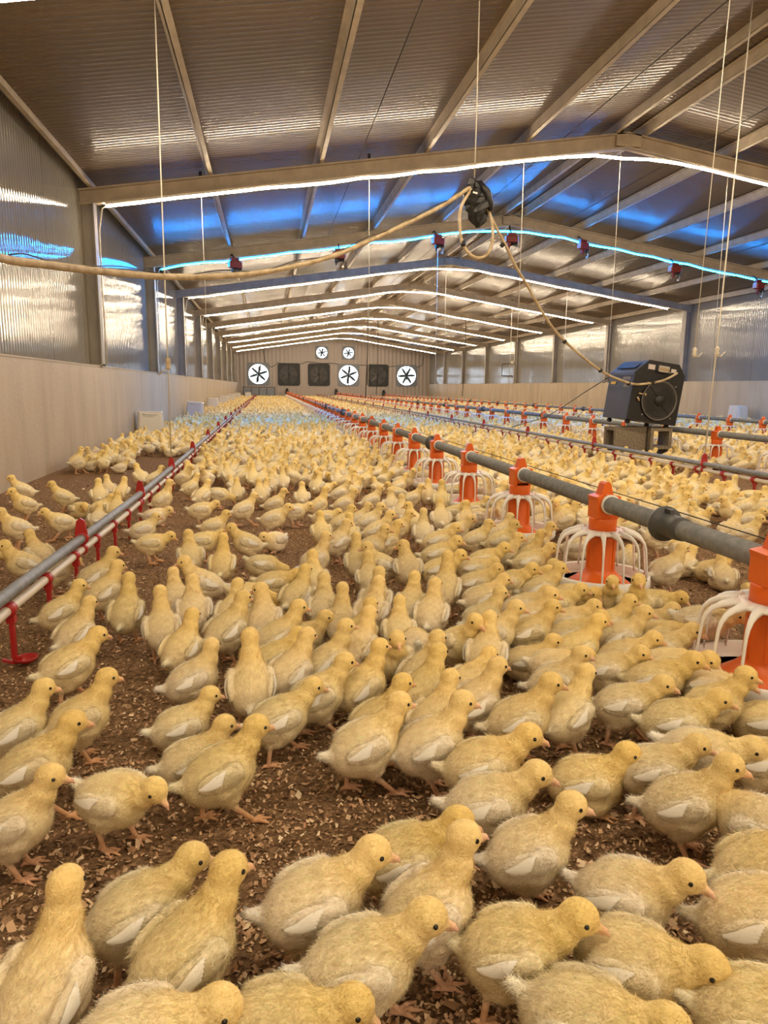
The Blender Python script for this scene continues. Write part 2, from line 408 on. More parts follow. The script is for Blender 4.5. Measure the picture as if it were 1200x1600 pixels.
# dark cable looped along the end wall between the fans
pts = []
key = [(-.2, 3.02), (-.1, 2.1), (.25, 1.85), (.65, 2.12), (1.3, 2.0), (1.9, 2.06), (2.4, 2.2), (3.9, 2.12), (5.2, 2.08), (6.6, 2.05), (8.0, 2.0), (9.2, 1.98), (9.55, 2.1), (9.6, 2.5)]
for (xa, za), (xb, zb) in zip(key, key[1:]):
    for q in np.linspace(0, 1, 6)[:-1]: pts.append((xa + (xb - xa) * q, Y1 - .03, za + (zb - za) * q - .05 * math.sin(math.pi * q)))
pts.append((9.6, Y1 - .03, 2.5))
tag(MB().tube(pts, .018, 5).build('power_cable', M['wire_dark']), 'dark power cable looping along the end wall above the large fans', 'cable')
fence = empty('barrier', (0, 43.2, 0)); tag(fence, 'low dark barrier panel standing by end wall left of the drinker line', 'barrier')
fb = MB(); fb.box((-.5, 0, .64), (1.9, .03, .04)); fb.build('rail', M['fan_dark'], fence)
for x in (-1.4, -.95, -.5, -.05, .42): MB().box((x, 0, .31), (.04, .04, .62)).build('post', M['fan_dark'], fence)
MB().box((-.5, 0, .36), (1.8, .015, .44)).build('panel', M['fan_frame'], fence)
# ---------------------------------------------------------------- red nipple drinker lines
def make_nipple(y, z, first=[]):
    """clip round the water pipe, drop stem and little catch cup on the litter side"""
    if first: return first[0]
    b = MB()
    b.lathe([(.0135, -.016), (.0185, -.016), (.0185, .016), (.0135, .016)], 14, (0, 0, 0), rot_x(math.pi / 2))
    b.box((.006, 0, -.024), (.020, .020, .020)); b.box((.006, 0, -.080), (.010, .016, .10))
    b.lathe([(.0, -.0), (.012, .001), (.026, .010), (.030, .017), (.027, .017), (.022, .010), (0, .005)], 14, (.034, 0, -.146))
    b.box((.012, 0, -.135), (.020, .012, .020)); b.box((-.010, 0, -.138), (.03, .012, .006), rot_y(.3))
    me = b.build('nipple_drinker', M['red_plastic']); first.append(me.data); bpy.data.objects.remove(me); return first[0]
def make_hanger(first=[]):
    if first: return first[0]
    b = MB()
    b.lathe([(.0165, -.011), (.024, -.011), (.024, .011), (.0165, .011)], 14, (0, 0, .040), rot_x(math.pi / 2))
    b.prism([(-.022, .055), (.022, .055), (.013, .105), (0, .114), (-.013, .105)], .012, lambda u, v, w: (u, v - .006, w))
    b.box((0, 0, .016), (.014, .016, .028)); b.lathe([(.0135, -.012), (.0185, -.012), (.0185, .012), (.0135, .012)], 14, (0, 0, 0), rot_x(math.pi / 2))
    o = b.build('hanger_clip', M['red_plastic']); first.append(o.data); bpy.data.objects.remove(o); return first[0]

def drinker_line(x, ya, yb, zfun, pitch, y_first, hang, label):
    root = empty('drinker_line', (x, ya, 0)); tag(root, label, 'drinker line', 'red nipple drinker lines along the shed')
    ys = np.linspace(ya, yb, 60)
    MB().tube([(0, y - ya, zfun(y) + .040) for y in ys], .0165, 14).build('support_pipe', M['galvanised'], root)
    MB().tube([(0, y - ya, zfun(y)) for y in ys], .0130, 14).build('water_pipe', M['water_pipe'], root)
    me = make_nipple(0, 0); y = y_first; cnt = 0; rest = []
    while y < yb - .1:
        if cnt < 100:
            o = link('nipple_drinker', me, root, (0, y - ya, zfun(y))); cnt += 1
        else: rest.append(y)
        y += pitch
    if rest:
        v = np.array([p.co[:] for p in me.vertices]); fs = [tuple(p.vertices) for p in me.polygons]; b = MB()
        for q in rest: b.add(v + np.array([0, q - ya, zfun(q)]), fs, True)
        b.build('far_nipple_drinkers', M['red_plastic'], root)['kind'] = 'stuff'
    for q in hang:
        link('hanger_clip', make_hanger(), root, (0, q - ya, zfun(q)))
    return root
z1 = lambda y: .152 - .034 * min(1, max(0, (y - 1.8) / 2)) + .02 * min(1, max(0, (y - 6) / 6))
HANG1 = [2.62, 3.82, 5.06, 6.49, 8.16, 9.9] + [11.6 + 1.75 * k for k in range(19)]
D1X, D2X, D3X = -.665, 2.93, 5.55
drinker_line(D1X, -.3, 43.6, z1, .315, 1.56 - .315 * 5, HANG1, 'grey pipe with red nipple drinkers running beside the left wall')
z2 = lambda y: .182
HANG2 = [1.5, 2.9, 4.42, 6.1, 7.8] + [9.5 + 1.75 * k for k in range(20)]
drinker_line(D2X, 1.0, 43.6, z2, .300, 1.2, HANG2, 'grey pipe with red nipple drinkers passing in front of the black heater')
z3 = lambda y: .130
drinker_line(D3X, 3.0, 43.6, z3, .31, 3.2, [3.5 + 1.75 * k for k in range(23)], 'red nipple drinker line between the second and third orange feeder lines')

# ---------------------------------------------------------------- feeder lines: galvanised feed pipes and orange pan feeders
PIPE_Z = .33
def feeder_parts():
    h = MB()
    h.lathe([(.040, .222), (.0475, .226), (.0475, .275), (.045, .279), (.030, .281)], 24)                    # collar
    for sx in (-1, 1):                                                                                  # two cheeks gripping the pipe
        h.box((sx * .034, 0, .316), (.016, .070, .078), bev=.003)
    h.box((0, .029, .300), (.06, .008, .042)); h.box((0, -.029, .300), (.06, .008, .042)); h.box((0, 0, .284), (.075, .066, .012))
    h.prism([(-.027, .345), (.027, .345), (.012, .398), (.006, .404), (-.006, .404), (-.012, .398)], .040, lambda u, v, w: (u, v - .020, w))
    h.prism([(-.030, .345), (.030, .345), (.006, .392), (-.006, .392)], .012, lambda u, v, w: (v - .006, u, w))
    h.box((.030, 0, .352), (.030, .066, .012), rot_y(.25)); h.box((-.030, 0, .352), (.030, .066, .012), rot_y(-.25))
    col = MB().lathe([(.112, .040), (.108, .046), (.070, .072), (.054, .088), (.050, .096), (.050, .205), (.047, .225), (.036, .226)], 28)
    for k in range(6):
        a = k * math.pi / 3; col.box((.0505 * math.cos(a), .0505 * math.sin(a), .15), (.004, .014, .10), rot_z(a))
    g = MB()
    g.lathe([(.046, .226), (.050, .237), (.074, .235), (.087, .229), (.084, .224), (.050, .226)], 28)
    for k in range(14):
        a = 2 * math.pi * (k + .5) / 14; ca, sa = math.cos(a), math.sin(a)
        pr = [(.070, .230), (.090, .228), (.110, .224), (.128, .215), (.141, .200), (.148, .182), (.152, .15), (.156, .11), (.161, .066)]
        rr = [.0130, .0110, .0088, .0068, .0054, .0044, .0037, .0034, .0034]
        g.tube([(r * ca, r * sa, z) for r, z in pr], rr, 6)
    rim = MB().lathe([(.150, .042), (.167, .038), (.172, .048), (.170, .078), (.165, .082), (.159, .076), (.156, .052), (.150, .042)], 40)
    dish = MB().lathe([(0, .030), (.05, .032), (.10, .016), (.142, .012), (.162, .030), (.166, .048), (.160, .048), (.140, .022), (.10, .024), (.05, .042), (0, .044)], 36)
    clip = MB().lathe([(.0295, -.006), (.034, -.006), (.034, .006), (.0295, .006)], 16, (0, -.046, PIPE_Z), rot_x(math.pi / 2))
    return [('hopper', h, 'orange_plastic'), ('feed_tube', col, 'orange_plastic'), ('grill', g, 'white_plastic'), ('pan_rim', rim, 'white_plastic'), ('pan_dish', dish, 'rust_plastic'), ('pipe_clip', clip, 'white_plastic')]
proto = []
for nm, b, mt in feeder_parts():
    o = b.build(nm, M[mt]); proto.append((nm, o.data)); bpy.data.objects.remove(o)
far = MB()                                                    # the same shapes in one mesh where no parts can be made out
mats_far = ['orange_plastic', 'white_plastic', 'rust_plastic']
for (nm, b, mt) in feeder_parts(): far.add(b.v, b.f, True, mats_far.index(mt))
fo = far.build('pan_feeder', [M[k] for k in mats_far]); far_me = fo.data; bpy.data.objects.remove(fo)

def pan_feeder(x, y, dz, full, label, group):
    if full:
        r = empty('pan_feeder', (x, y, dz), random.uniform(-.06, .06))
        for nm, me in proto: link(nm, me, r)
    else: r = link('pan_feeder', far_me, None, (x, y, dz))
    tag(r, label, 'feeder', group); PANS.append((x, y)); return r
PANS = []
F1X, F2X, F3X = 1.15, 4.10, 7.02
F1Y = [1.43, 2.29, 3.13, 3.99, 4.80, 5.58, 6.33, 7.12, 7.96, 8.78, 9.58] + [10.39 + .81 * k for k in range(41)]
F2Y = [5.18, 6.02, 6.87, 7.74, 8.60, 9.44, 10.26, 11.1, 11.95, 12.8, 13.65, 14.5, 15.34] + [16.17 + .83 * k for k in range(33)]
F3Y = [9.28, 10.03, 10.84, 11.65, 12.46, 13.27, 14.08] + [14.86 + .82 * k for k in range(35)]
for ln, (x, Ys, dz, nfull, nm) in enumerate(((F1X, F1Y, 0, 16, 'nearest'), (F2X, F2Y, -.01, 9, 'second'), (F3X, F3Y, -.055, 0, 'farthest'))):
    for i, y in enumerate(Ys):
        pan_feeder(x, y, dz, i < nfull, 'orange pan feeder with white grill, %s from the camera along the %s feed pipe' % (ordinal(i + 1), nm), 'pan feeders on the %s feed pipe' % nm)
    ya = (-.6, 3.6, 6.0)[ln]
    p = empty('feed_pipe', (x, ya, PIPE_Z + dz)); tag(p, 'galvanised feed pipe carrying the %s row of orange pan feeders' % nm, 'pipe', 'galvanised feed pipes')
    MB().tube([(0, 0, 0), (0, 43.4 - ya, 0)], .0285, 18).build('tube', M['galvanised'], p)
    for k in range(14):
        yj = (1.90, 7.25, 12.2)[ln] + 3.05 * k
        if yj < 42: MB().lathe([(.0285, -.10), (.0320, -.10), (.0345, -.07), (.0345, -.006), (.052, -.006), (.053, 0), (.052, .006), (.031, .007), (.0285, .007)], 24, (0, yj - ya, 0), rot_x(-math.pi / 2)).box((.0, yj - ya - .02, .040), (.014, .03, .014)).build('coupling', M['flange_grey'], p)
    MB().box((0, 43.5 - ya, .03), (.2, .3, .24), bev=.02).lathe([(0, -.12), (.07, -.12), (.07, .12), (0, .12)], 14, (0, 43.6 - ya, .2), rot_x(math.pi / 2)).build('motor', M['fan_dark'], p)
    MB().tube([(.10, .3, .015), (.10, 8, .02), (.10, 20, .02), (.10, 38 - ya, .02)], .0018, 4).build('shock_wire', M['wire_dark'], p)

# ---------------------------------------------------------------- cords from the roof to the lines
def cord(pts, r, name, label, weight=None, knot=None, hook=None, dark=False):
    b = empty(name, pts[-1]); o = np.array(pts[-1]); tag(b, label, 'cord', 'cords hanging from the roof')
    MB().tube([np.array(p) - o for p in pts], r, 5).build('string', M['wire_dark' if dark else 'cord_white'], b)
    if hook is not None:
        MB().box(np.array(pts[0]) - o + np.array([0, 0, -.03]), (.03, .03, .06), bev=.006).tube([np.array(pts[0]) - o + np.array(v) for v in ((0, 0, -.06), (.015, 0, -.09), (0, 0, -.12), (-.015, 0, -.10))], .004, 5).build('hook', M['black_paint'], b)
    if weight is not None:
        MB().box(np.array(weight) - o, (.030, .016, .075), bev=.006).tube([np.array(weight) - o + np.array(v) for v in ((0, 0, -.03), (-.04, 0, -.05), (-.06, 0, -.075))], .004, 5).build('tensioner', M['hose_plastic'], b)
    if knot is not None:
        MB().lathe([(0, -.035), (.010, -.03), (.016, -.01), (.011, .004), (.016, .02), (.007, .035), (0, .036)], 8, np.array(knot) - o).tube([np.array(knot) - o + np.array(v) for v in ((0, 0, -.02), (.03, 0, -.03), (.06, 0, .0))], .004, 5).build('knot', M['cord_white'], b)
    return b
def up(x): return roof_z(x) - .02
cord([(-.62, 4.85, up(-.62)), (D1X + .01, 5.03, 1.2), (D1X, 5.06, z1(5.06) + .115)], .0045, 'hanging_cord', 'pale cord with tensioner dropping to the left drinker line', weight=(D1X + .01, 5.03, .86))
cord([(3.62, 5.36, up(3.62)), (3.02, 4.52, 1.2), (D2X, 4.42, .295)], .0050, 'hanging_cord', 'thick pale cord with knots dropping past the heater at far right', knot=(D2X + .01, 4.4, .97))
cord([(D2X + .1, 4.72, up(D2X)), (D2X + .05, 4.72, 1.0)], .0030, 'hanging_cord', 'thin loose cord end with small knot right of the heater', knot=(D2X + .05, 4.72, .98))
cord([(1.46, 5.15, up(1.46)), (1.54, 5.42, 2.6), (1.56, 5.5, 2.27)], .0050, 'hanging_cord', 'pale cord holding up the black hose bundle')
n = 0
for px, Y, bx in ((330, 8.3, D1X), (578, 8.3, None), (975, 8.3, None), (822, 8.3, None), (1150, 8.4, None), (1125, 11.9, None), (655, 12.5, None), (448, 12.6, None), (700, 16.6, None), (865, 16.5, None), (780, 20.4, None), (430, 16.5, None)):
    p = at(px, 600, 1, Y); x = p[0]
    bot = min((D1X, F1X, D2X, F2X, D3X, F3X), key=lambda q: abs(q - x)); n += 1
    if abs(bot - x) > .6: continue
    x = bot
    zb = .22 if bot in (D1X, D2X, D3X) else .385
    cord([(x, Y, up(x)), (x + .01, Y, 1.8), (bot, Y, zb)], .0028 if Y < 10 else .004, 'hanging_cord', 'thin cord from the roof to a feeding line, %s such cord from the camera' % ordinal(n), hook=1)
for i, (px, Y, zb) in enumerate(((574, 20.3, .4), (726, 26, .4), (590, 30, .4))):
    p = at(px, 560, 1, Y)
    cord([(p[0], Y, up(p[0])), (p[0] + .02, Y, 2), (p[0] - .05, Y, zb)], .014, 'hanging_cord', 'dark thick cable hanging from the roof mid shed, %s of three' % ordinal(i + 1), dark=True)
# long winch cables under the roof
for i, x in enumerate((1.02, 3.35, 4.95, 7.9)):
    t = MB().tube([(x, -4, roof_z(x) - .09), (x, 20, roof_z(x) - .11), (x, 43, roof_z(x) - .09)], .005, 5).build('winch_cable', M['wire_dark'])
    tag(t, 'thin dark winch cable running the length of the roof, %s from the left' % ordinal(i + 1), 'cable', 'winch cables under the roof')

# ---------------------------------------------------------------- winches on the second beam
def winch(px, py, rz, label):
    p = at(px, py, 1, 12.02); o = empty('cable_winch', p, rz); tag(o, label, 'winch', 'winches hanging on the second roof beam')
    MB().box((0, 0, -.02), (.20, .10, .11), bev=.012).box((0, .02, .06), (.14, .05, .06)).build('body', M['winch_red'], o)
    MB().box((-.108, 0, -.02), (.014, .085, .09), bev=.004).build('side_plate', M['winch_face'], o)
    MB().lathe([(.0, -.05), (.045, -.05), (.045, -.04), (.026, -.035), (.026, .035), (.045, .04), (.045, .05), (0, .05)], 16, (.03, -.01, -.095), rot_y(math.pi / 2)).build('drum', M['black_paint'], o)
    MB().tube([(.06, -.03, -.10), (.075, -.04, -.16), (.055, -.04, -.19)], .008, 6).box((.055, -.04, -.20), (.03, .03, .03)).build('crank', M['bright_metal'], o)
    MB().box((-.05, -.02, -.11), (.05, .05, .07), bev=.008).tube([(-.05, -.02, -.14), (-.05, -.02, -.18)], .012, 8).build('hook_block', M['winch_red' if px > 700 else 'black_paint'], o)
    MB().tube([(0, .02, .07), (0, .12, .16), (0, .16, beam_bot(p[0]) + .02 - p[2])], .012, 6).build('bracket', M['black_paint'], o)
for i, (px, py) in enumerate(((368, 411), (530, 396), (685, 374), (800, 371), (912, 382), (1055, 418), (1186, 444))):
    winch(px, py + 1, (.5, 0, .4, 0, .4, .15, .3)[i], 'small red and black cable winch on the blue lit beam, %s from left' % ordinal(i + 1))

# ---------------------------------------------------------------- supply hose, bundle and heater
HOSE = [(-1.02, 2.2, 1.14)] + [tuple(at(x, y, 1, Y)) for x, y, Y in ((0, 403, 2.9), (60, 412, 3.1), (150, 423, 3.5), (250, 432, 3.9), (330, 432, 4.2), (400, 427, 4.5), (460, 416, 4.7), (520, 400, 4.95), (580, 375, 5.15), (640, 347, 5.3), (690, 322, 5.45), (722, 301, 5.5), (738, 291, 5.52))]
def smooth(pts, k=5):
    pts = [np.array(p) for p in pts]; out = []
    for i in range(len(pts) - 1):
        p0, p1, p2, p3 = pts[max(i - 1, 0)], pts[i], pts[i + 1], pts[min(i + 2, len(pts) - 1)]
        for q in np.linspace(0, 1, k, endpoint=False):
            out.append(.5 * (2 * p1 + (p2 - p0) * q + (2 * p0 - 5 * p1 + 4 * p2 - p3) * q * q + (3 * p1 - p0 - 3 * p2 + p3) * q ** 3))
    return out + [pts[-1]]
h = MB().tube(smooth(HOSE), .0165, 10).build('supply_hose', M['hose_plastic']); tag(h, 'long cream hose sagging from the left edge up to the black bundle', 'hose')
MB().tube([np.array(p) + np.array([0, -.01, .018 + .012 * math.sin(i * .7)]) for i, p in enumerate(smooth(HOSE)[6:62])], .003, 5).build('side_wire', M['wire_dark'], h)
LOOP = [tuple(at(x, y, 1, Y)) for x, y, Y in ((737, 296, 5.50), (722, 320, 5.47), (718, 345, 5.45), (722, 378, 5.45), (735, 398, 5.45), (750, 403, 5.46), (764, 394, 5.48), (770, 370, 5.50), (767, 340, 5.52), (757, 318, 5.53))]
lp = MB().tube(smooth(LOOP), .0125, 8).build('hose_loop', M['hose_plastic']); tag(lp, 'cream hose looped below the black bundle', 'hose')
b1 = at(724, 381, 1, 5.45)
MB().lathe([(0, -.02), (.019, -.02), (.019, .02), (0, .02)], 8, b1).build('tape', M['black_paint'], lp)
bun = empty('hose_bundle', at(742, 312, 1, 5.52)); tag(bun, 'black plastic bundle gathering the hoses under the pale cord', 'bundle')
random.seed(11); bb = MB()
V, Fq = [], []
for i in range(13):
    t = i / 12; z = .135 - .33 * t; rad = .012 + .075 * math.sin(math.pi * min(1, .08 + t * .93)) ** .8
    for k in range(14):
        a = 2 * math.pi * k / 14; q = rad * (1 + .30 * math.sin(a * 4 + t * 9) + random.uniform(-.14, .14)); V.append((q * math.cos(a) * 1.05 + .03 * t, q * math.sin(a) * .7, z + random.uniform(-.012, .012)))
for i in range(12):
    for k in range(14): Fq.append((i * 14 + k, i * 14 + (k + 1) % 14, (i + 1) * 14 + (k + 1) % 14, (i + 1) * 14 + k)[::-1])
bb.add(V, Fq + [tuple(range(14))[::1], tuple(12 * 14 + k for k in range(13, -1, -1))]).build('wrapping', M['black_paint'], bun)
MB().tube([(.02, -.03, .12), (.08, -.04, .05), (.11, -.03, -.04), (.12, -.02, -.08)], [.02, .03, .03, .012], 8).build('tape_tail', M['black_paint'], bun)
MB().box((-.02, -.072, .03), (.035, .006, .012), rot_y(.2)).build('tape_label', M['bright_metal'], bun)

# the black fan heater, tilted on its blocks
HX, HY, HZ, HW, HD, HH = 3.655, 6.42, .385, .535, .44, .60
TILT = math.radians(7.5)
heater = empty('fan_heater', (HX, HY, HZ)); heater.rotation_euler = (0, TILT, math.radians(3)); tag(heater, 'black box fan heater tilted on two grey concrete blocks', 'heater')
prof = [(-HW / 2, 0.02), (HW / 2, 0.02), (HW / 2, HH - .10), (HW / 2 - .08, HH), (-HW / 2 + .13, HH), (-HW / 2, HH - .13)]
MB().prism(prof, .02, lambda u, v, w: (u, v, w)).build('front_panel', M['black_paint'], heater)
ins = [(u * .985, w) for u, w in prof]
MB().prism(ins, HD, lambda u, v, w: (u, v + .02, w * .992)).build('casing', M['slate_paint'], heater)
MB().box((-HW / 2 - .002, .24, HH - .165), (.004, .42, .008)).box((-HW / 2 + .065, .24, HH - .055), (.09, .34, .003), rot_y(-math.pi / 4)).build('access_hatch', M['black_paint'], heater)
FCX, FCZ, FR = .035, .235, .185
g = MB()
for r in np.linspace(.05, FR, 9): g.tube([(FCX + r * math.cos(a), -.022 + .012 * (r / FR) ** 2, FCZ + r * math.sin(a)) for a in np.linspace(0, 2 * math.pi, 37)], .0022, 4)
for k in range(4):
    a = math.pi / 4 + k * math.pi / 2; g.tube([(FCX, -.026, FCZ), (FCX + (FR + .03) * math.cos(a), -.008, FCZ + (FR + .03) * math.sin(a))], .004, 5)
g.build('fan_guard', M['fan_dark'], heater)
MB().lathe([(FR - .006, -.004), (FR + .004, -.012), (FR + .010, -.004)], 40, (FCX, -.008, FCZ), rot_x(-math.pi / 2)).build('guard_ring', M['guard_steel'], heater)
MB().lathe([(0, -.03), (.045, -.03), (.055, -.015), (.055, .0), (0, .0)], 24, (FCX, 0, FCZ), rot_x(-math.pi / 2)).build('motor_hub', M['black_paint'], heater)
for k in range(5):
    a = k * 2 * math.pi / 5 + .3; MB().box((FCX + .11 * math.cos(a), -.004, FCZ + .11 * math.sin(a)), (.13, .004, .05), np.array([[math.cos(a), 0, -math.sin(a)], [0, 1, 0], [math.sin(a), 0, math.cos(a)]]) @ rot_x(.25)).build('fan_blade', M['fan_dark'], heater)
for a in (45, 135, 225, 315):
    r = FR + .03; MB().lathe([(0, -.010), (.006, -.010), (.009, 0), (0, .0)], 10, (FCX + r * math.cos(math.radians(a)), -.002, FCZ + r * math.sin(math.radians(a))), rot_x(-math.pi / 2)).build('bolt', M['bright_metal'], heater)
sw = MB().box((.02, -.012, HH - .065), (.115, .024, .060), bev=.004).build('control_box', M['bright_metal'], heater)
MB().box((.02, -.026, HH - .070), (.10, .004, .026)).build('display', M['brass'], sw)
MB().tube([(-.045, -.01, HH - .075), (-.045, -.045, HH - .095), (.085, -.045, HH - .095), (.085, -.01, HH - .075)], .005, 6).build('handle', M['bright_metal'], heater)
MB().box((-.105, -.0015, HH - .062), (.072, .003, .046)).build('label_sticker', M['label_paper'], heater)
MB().box((.135, -.0015, HH - .068), (.056, .003, .034)).build('label_sticker', M['label_paper'], heater)
MB().box((-HW / 2 - .001, .36, HH - .235), (.003, .09, .028)).build('warning_sticker', M['yellow_label'], heater)
for z_, nn in ((HH - .19, 5), (HH - .26, 4)):
    q = MB()
    for k in range(nn): q.box((-HW / 2 - .001, .075 + .026 * k, z_), (.002, .006, .034 - .006 * (k % 2)))
    q.build('panel_marking', M['label_paper'], heater)
v = MB()
v.tube([(-.20, -.012, .275), (-.14, -.014, .272)], .008, 8).tube([(-.125, -.016, .285), (-.125, -.016, .255)], .008, 8).tube([(-.205, -.014, .24), (-.18, -.018, .205)], .010, 8).build('valve_fitting', M['brass'], heater)
for u in (-HW / 2 + .05, HW / 2 - .06):
    for w in (.06, HD - .04):
        MB().lathe([(0, -.018), (.020, -.018), (.020, .018), (0, .018)], 12, (u, w, .0), rot_x(math.pi / 2)).box((u, w, .016), (.02, .03, .02)).build('caster', M['dark_rubber'], heater)
# concrete blocks
def block(x0, y0, w, d, hgt, z0, slots, name_label, rz):
    """upright hollow block; slots: through-cells in the given face"""
    o = empty('concrete_block', (x0, y0, z0), rz); tag(o, name_label, 'block', 'concrete blocks under the heater')
    b = MB(); t = .032
    if slots == 'front':          # cells run front to back
        b.box((-w / 2 + t / 2, 0, hgt / 2), (t, d, hgt)); b.box((w / 2 - t / 2, 0, hgt / 2), (t, d, hgt))
        for z in (t / 2, hgt / 2, hgt - t / 2): b.box((0, 0, z), (w - 2 * t, d, t))
    else:                         # cells run sideways
        b.box((0, -d / 2 + t / 2, hgt / 2), (w, t, hgt)); b.box((0, d / 2 - t / 2, hgt / 2), (w, t, hgt))
        for z in (t / 2, hgt / 2, hgt - t / 2): b.box((0, 0, z), (w, d - 2 * t, t))
    b.build('body', M['block_concrete'], o); return o
block(3.49, 6.60, .345, .20, .39, -.035, 'side', 'plain faced concrete block, left of the two under the heater', .10)
block(3.80, 6.56, .225, .20, .385, -.035, 'front', 'hollow concrete block with cells showing, right one under the heater', .0)

GAS = [tuple(at(x, y, 1, Y)) for x, y, Y in ((757, 316, 5.54), (772, 350, 5.58), (790, 383, 5.63), (805, 415, 5.69), (822, 443, 5.76), (845, 484, 5.87), (870, 520, 5.98), (905, 553, 6.10), (945, 583, 6.22), (985, 599, 6.31))]
GAS += [tuple(at(x, y, 1, Y)) for x, y, Y in ((1005, 600, 6.345), (1030, 596, 6.36), (1046, 590, 6.37), (1058, 583, 6.39))]
gh = MB().tube(smooth(GAS), .0115, 8).build('heater_hose', M['hose_plastic']); tag(gh, 'cream hose running down from the black bundle to the heater front', 'hose')
for x, y, Y in ((785, 383, 5.63), (882, 534, 6.02), (938, 579, 6.2), (982, 599, 6.31), (1020, 597, 6.35)):
    MB().lathe([(0, -.016), (.0165, -.016), (.0165, .016), (0, .016)], 8, at(x, y, 1, Y), rot_y(.8)).build('tape', M['black_paint'], gh)
gw = [tuple(at(x, y, 1, Y)) for x, y, Y in ((950, 590, 6.5), (915, 612, 7.5), (885, 632, 8.5), (850, 652, 9.5), (800, 667, 10.4))]
tag(MB().tube(smooth(gw), .006, 6).build('electric_wire', M['wire_dark']), 'thin dark power cord slanting from the heater back down to the floor', 'cord')

# ---------------------------------------------------------------- white tubs along the walls, bracket on the right wall
def tub(x, y, s, rz, lean, label):
    o = empty('plastic_tub', (x, y, 0), rz); o.rotation_euler = (0, lean, rz); tag(o, label, 'tub', 'upturned white tubs along the walls')
    b = MB(); N_ = 28; V = []; F = []
    def ringp(hw, hd, z, rr): 
        out = []
        for cx_, cy_, a0 in ((hw - rr, hd - rr, 0), (-hw + rr, hd - rr, 90), (-hw + rr, -hd + rr, 180), (hw - rr, -hd + rr, 270)):
            for k in range(7): a = math.radians(a0 + 15 * k); out.append((cx_ + rr * math.cos(a), cy_ + rr * math.sin(a), z))
        return out
    rings = [(.195, .14, .0, .05), (.195, .14, .02, .05), (.183, .13, .022, .05), (.158, .108, .36, .045), (.150, .10, .37, .04)]
    for r in rings: V += ringp(*r)
    V = np.array(V) * s
    for i in range(4):
        for k in range(N_): F.append((i * N_ + k, i * N_ + (k + 1) % N_, (i + 1) * N_ + (k + 1) % N_, (i + 1) * N_ + k))
    F.append(tuple(4 * N_ + k for k in range(N_)))
    b.add(V, F, False).build('shell', M['tub_plastic'], o)
    MB().tube([(-.09 * s, -.118 * s, .34 * s), (-.05 * s, -.135 * s, .335 * s), (.05 * s, -.135 * s, .335 * s), (.09 * s, -.118 * s, .34 * s)], .006, 6).build('handle', M['tub_plastic'], o)
TUBS = [(-1.56, 10.0, 1.0), (-1.54, 15.6, 1.02), (-1.54, 20.9, 1.0), (-1.54, 25.8, 1.0), (-1.54, 31.0, 1.0), (-1.5, 36.5, 1.0), (-1.05, 39.5, 1.0)]
for i, (x, y, s) in enumerate(TUBS):
    tub(x, y, s, (0.1, -.1, .05, 0, .1, 0, .1)[i], (0, .10, 0, 0, 0, 0, 0)[i], 'upturned whitish plastic tub at the left wall, %s from the camera' % ordinal(i + 1))
tub(9.62, 13.5, 1.1, 1.5, 0, 'upturned whitish plastic tub against the far right wall')
br = empty('wall_bracket', (9.70, 28.2, 1.5)); tag(br, 'dark square bracket with white knob on a right wall column', 'bracket')
MB().tube([(.16, -.0, .22), (-.30, 0, .18), (-.32, 0, -.28), (.16, 0, -.30)], .02, 6).build('frame', M['wire_dark'], br)
MB().lathe([(0, -.08), (.07, -.06), (.09, 0), (.07, .06), (0, .08)], 10, (.12, -.06, .24)).build('knob', M['cord_white'], br)
# ---------------------------------------------------------------- chick builder (implicit surface -> mesh)
CW = {'body': (.94, .80, .50), 'head': (.92, .70, .29), 'wing': (.92, .83, .66), 'white': (.96, .91, .78),
      'leg': (.70, .40, .24), 'beak': (.82, .47, .35), 'belly': (.86, .74, .53), 'nape': (.93, .74, .36)}

def rotm(yaw=0, pitch=0):
    cy, sy, cp, sp = math.cos(yaw), math.sin(yaw), math.cos(pitch), math.sin(pitch)
    Rz = np.array([[cy, -sy, 0], [sy, cy, 0], [0, 0, 1.]])
    Ry = np.array([[cp, 0, -sp], [0, 1, 0], [sp, 0, cp]])      # positive pitch lifts +X
    return Rz @ Ry

POSES = {
    # hb: height of body centre; pitch; head (x, z) from body centre; head yaw and pitch; feet (left x, right x)
    'upright': dict(hb=.097, pitch=26, head=(.062, .080), hy=0, hp=-6, feet=(.014, .010)),
    'tall':    dict(hb=.099, pitch=36, head=(.050, .098), hy=8, hp=0, feet=(.006, .016)),
    'lookleft':  dict(hb=.097, pitch=26, head=(.057, .078), hy=70, hp=-6, feet=(.010, .016)),
    'lookright': dict(hb=.097, pitch=24, head=(.059, .078), hy=-55, hp=-8, feet=(.016, .006)),
    'walk':    dict(hb=.094, pitch=18, head=(.078, .060), hy=-6, hp=-8, feet=(.050, -.034)),
    'stride':  dict(hb=.097, pitch=24, head=(.068, .074), hy=10, hp=-6, feet=(-.028, .052)),
    'down':    dict(hb=.092, pitch=6, head=(.087, .034), hy=-14, hp=-22, feet=(.024, -.008)),
    'peck':    dict(hb=.090, pitch=-8, head=(.092, -.022), hy=6, hp=-52, feet=(.016, .004)),
    'flap':    dict(hb=.100, pitch=40, head=(.046, .090), hy=10, hp=2, feet=(.010, -.010), flap=1),
    'sit':     dict(hb=.054, pitch=14, head=(.068, .064), hy=4, hp=-6, feet=(.022, .022), sit=1),
    'rest':    dict(hb=.051, pitch=6, head=(.076, .034), hy=-20, hp=-12, feet=(.022, .022), sit=1),
}

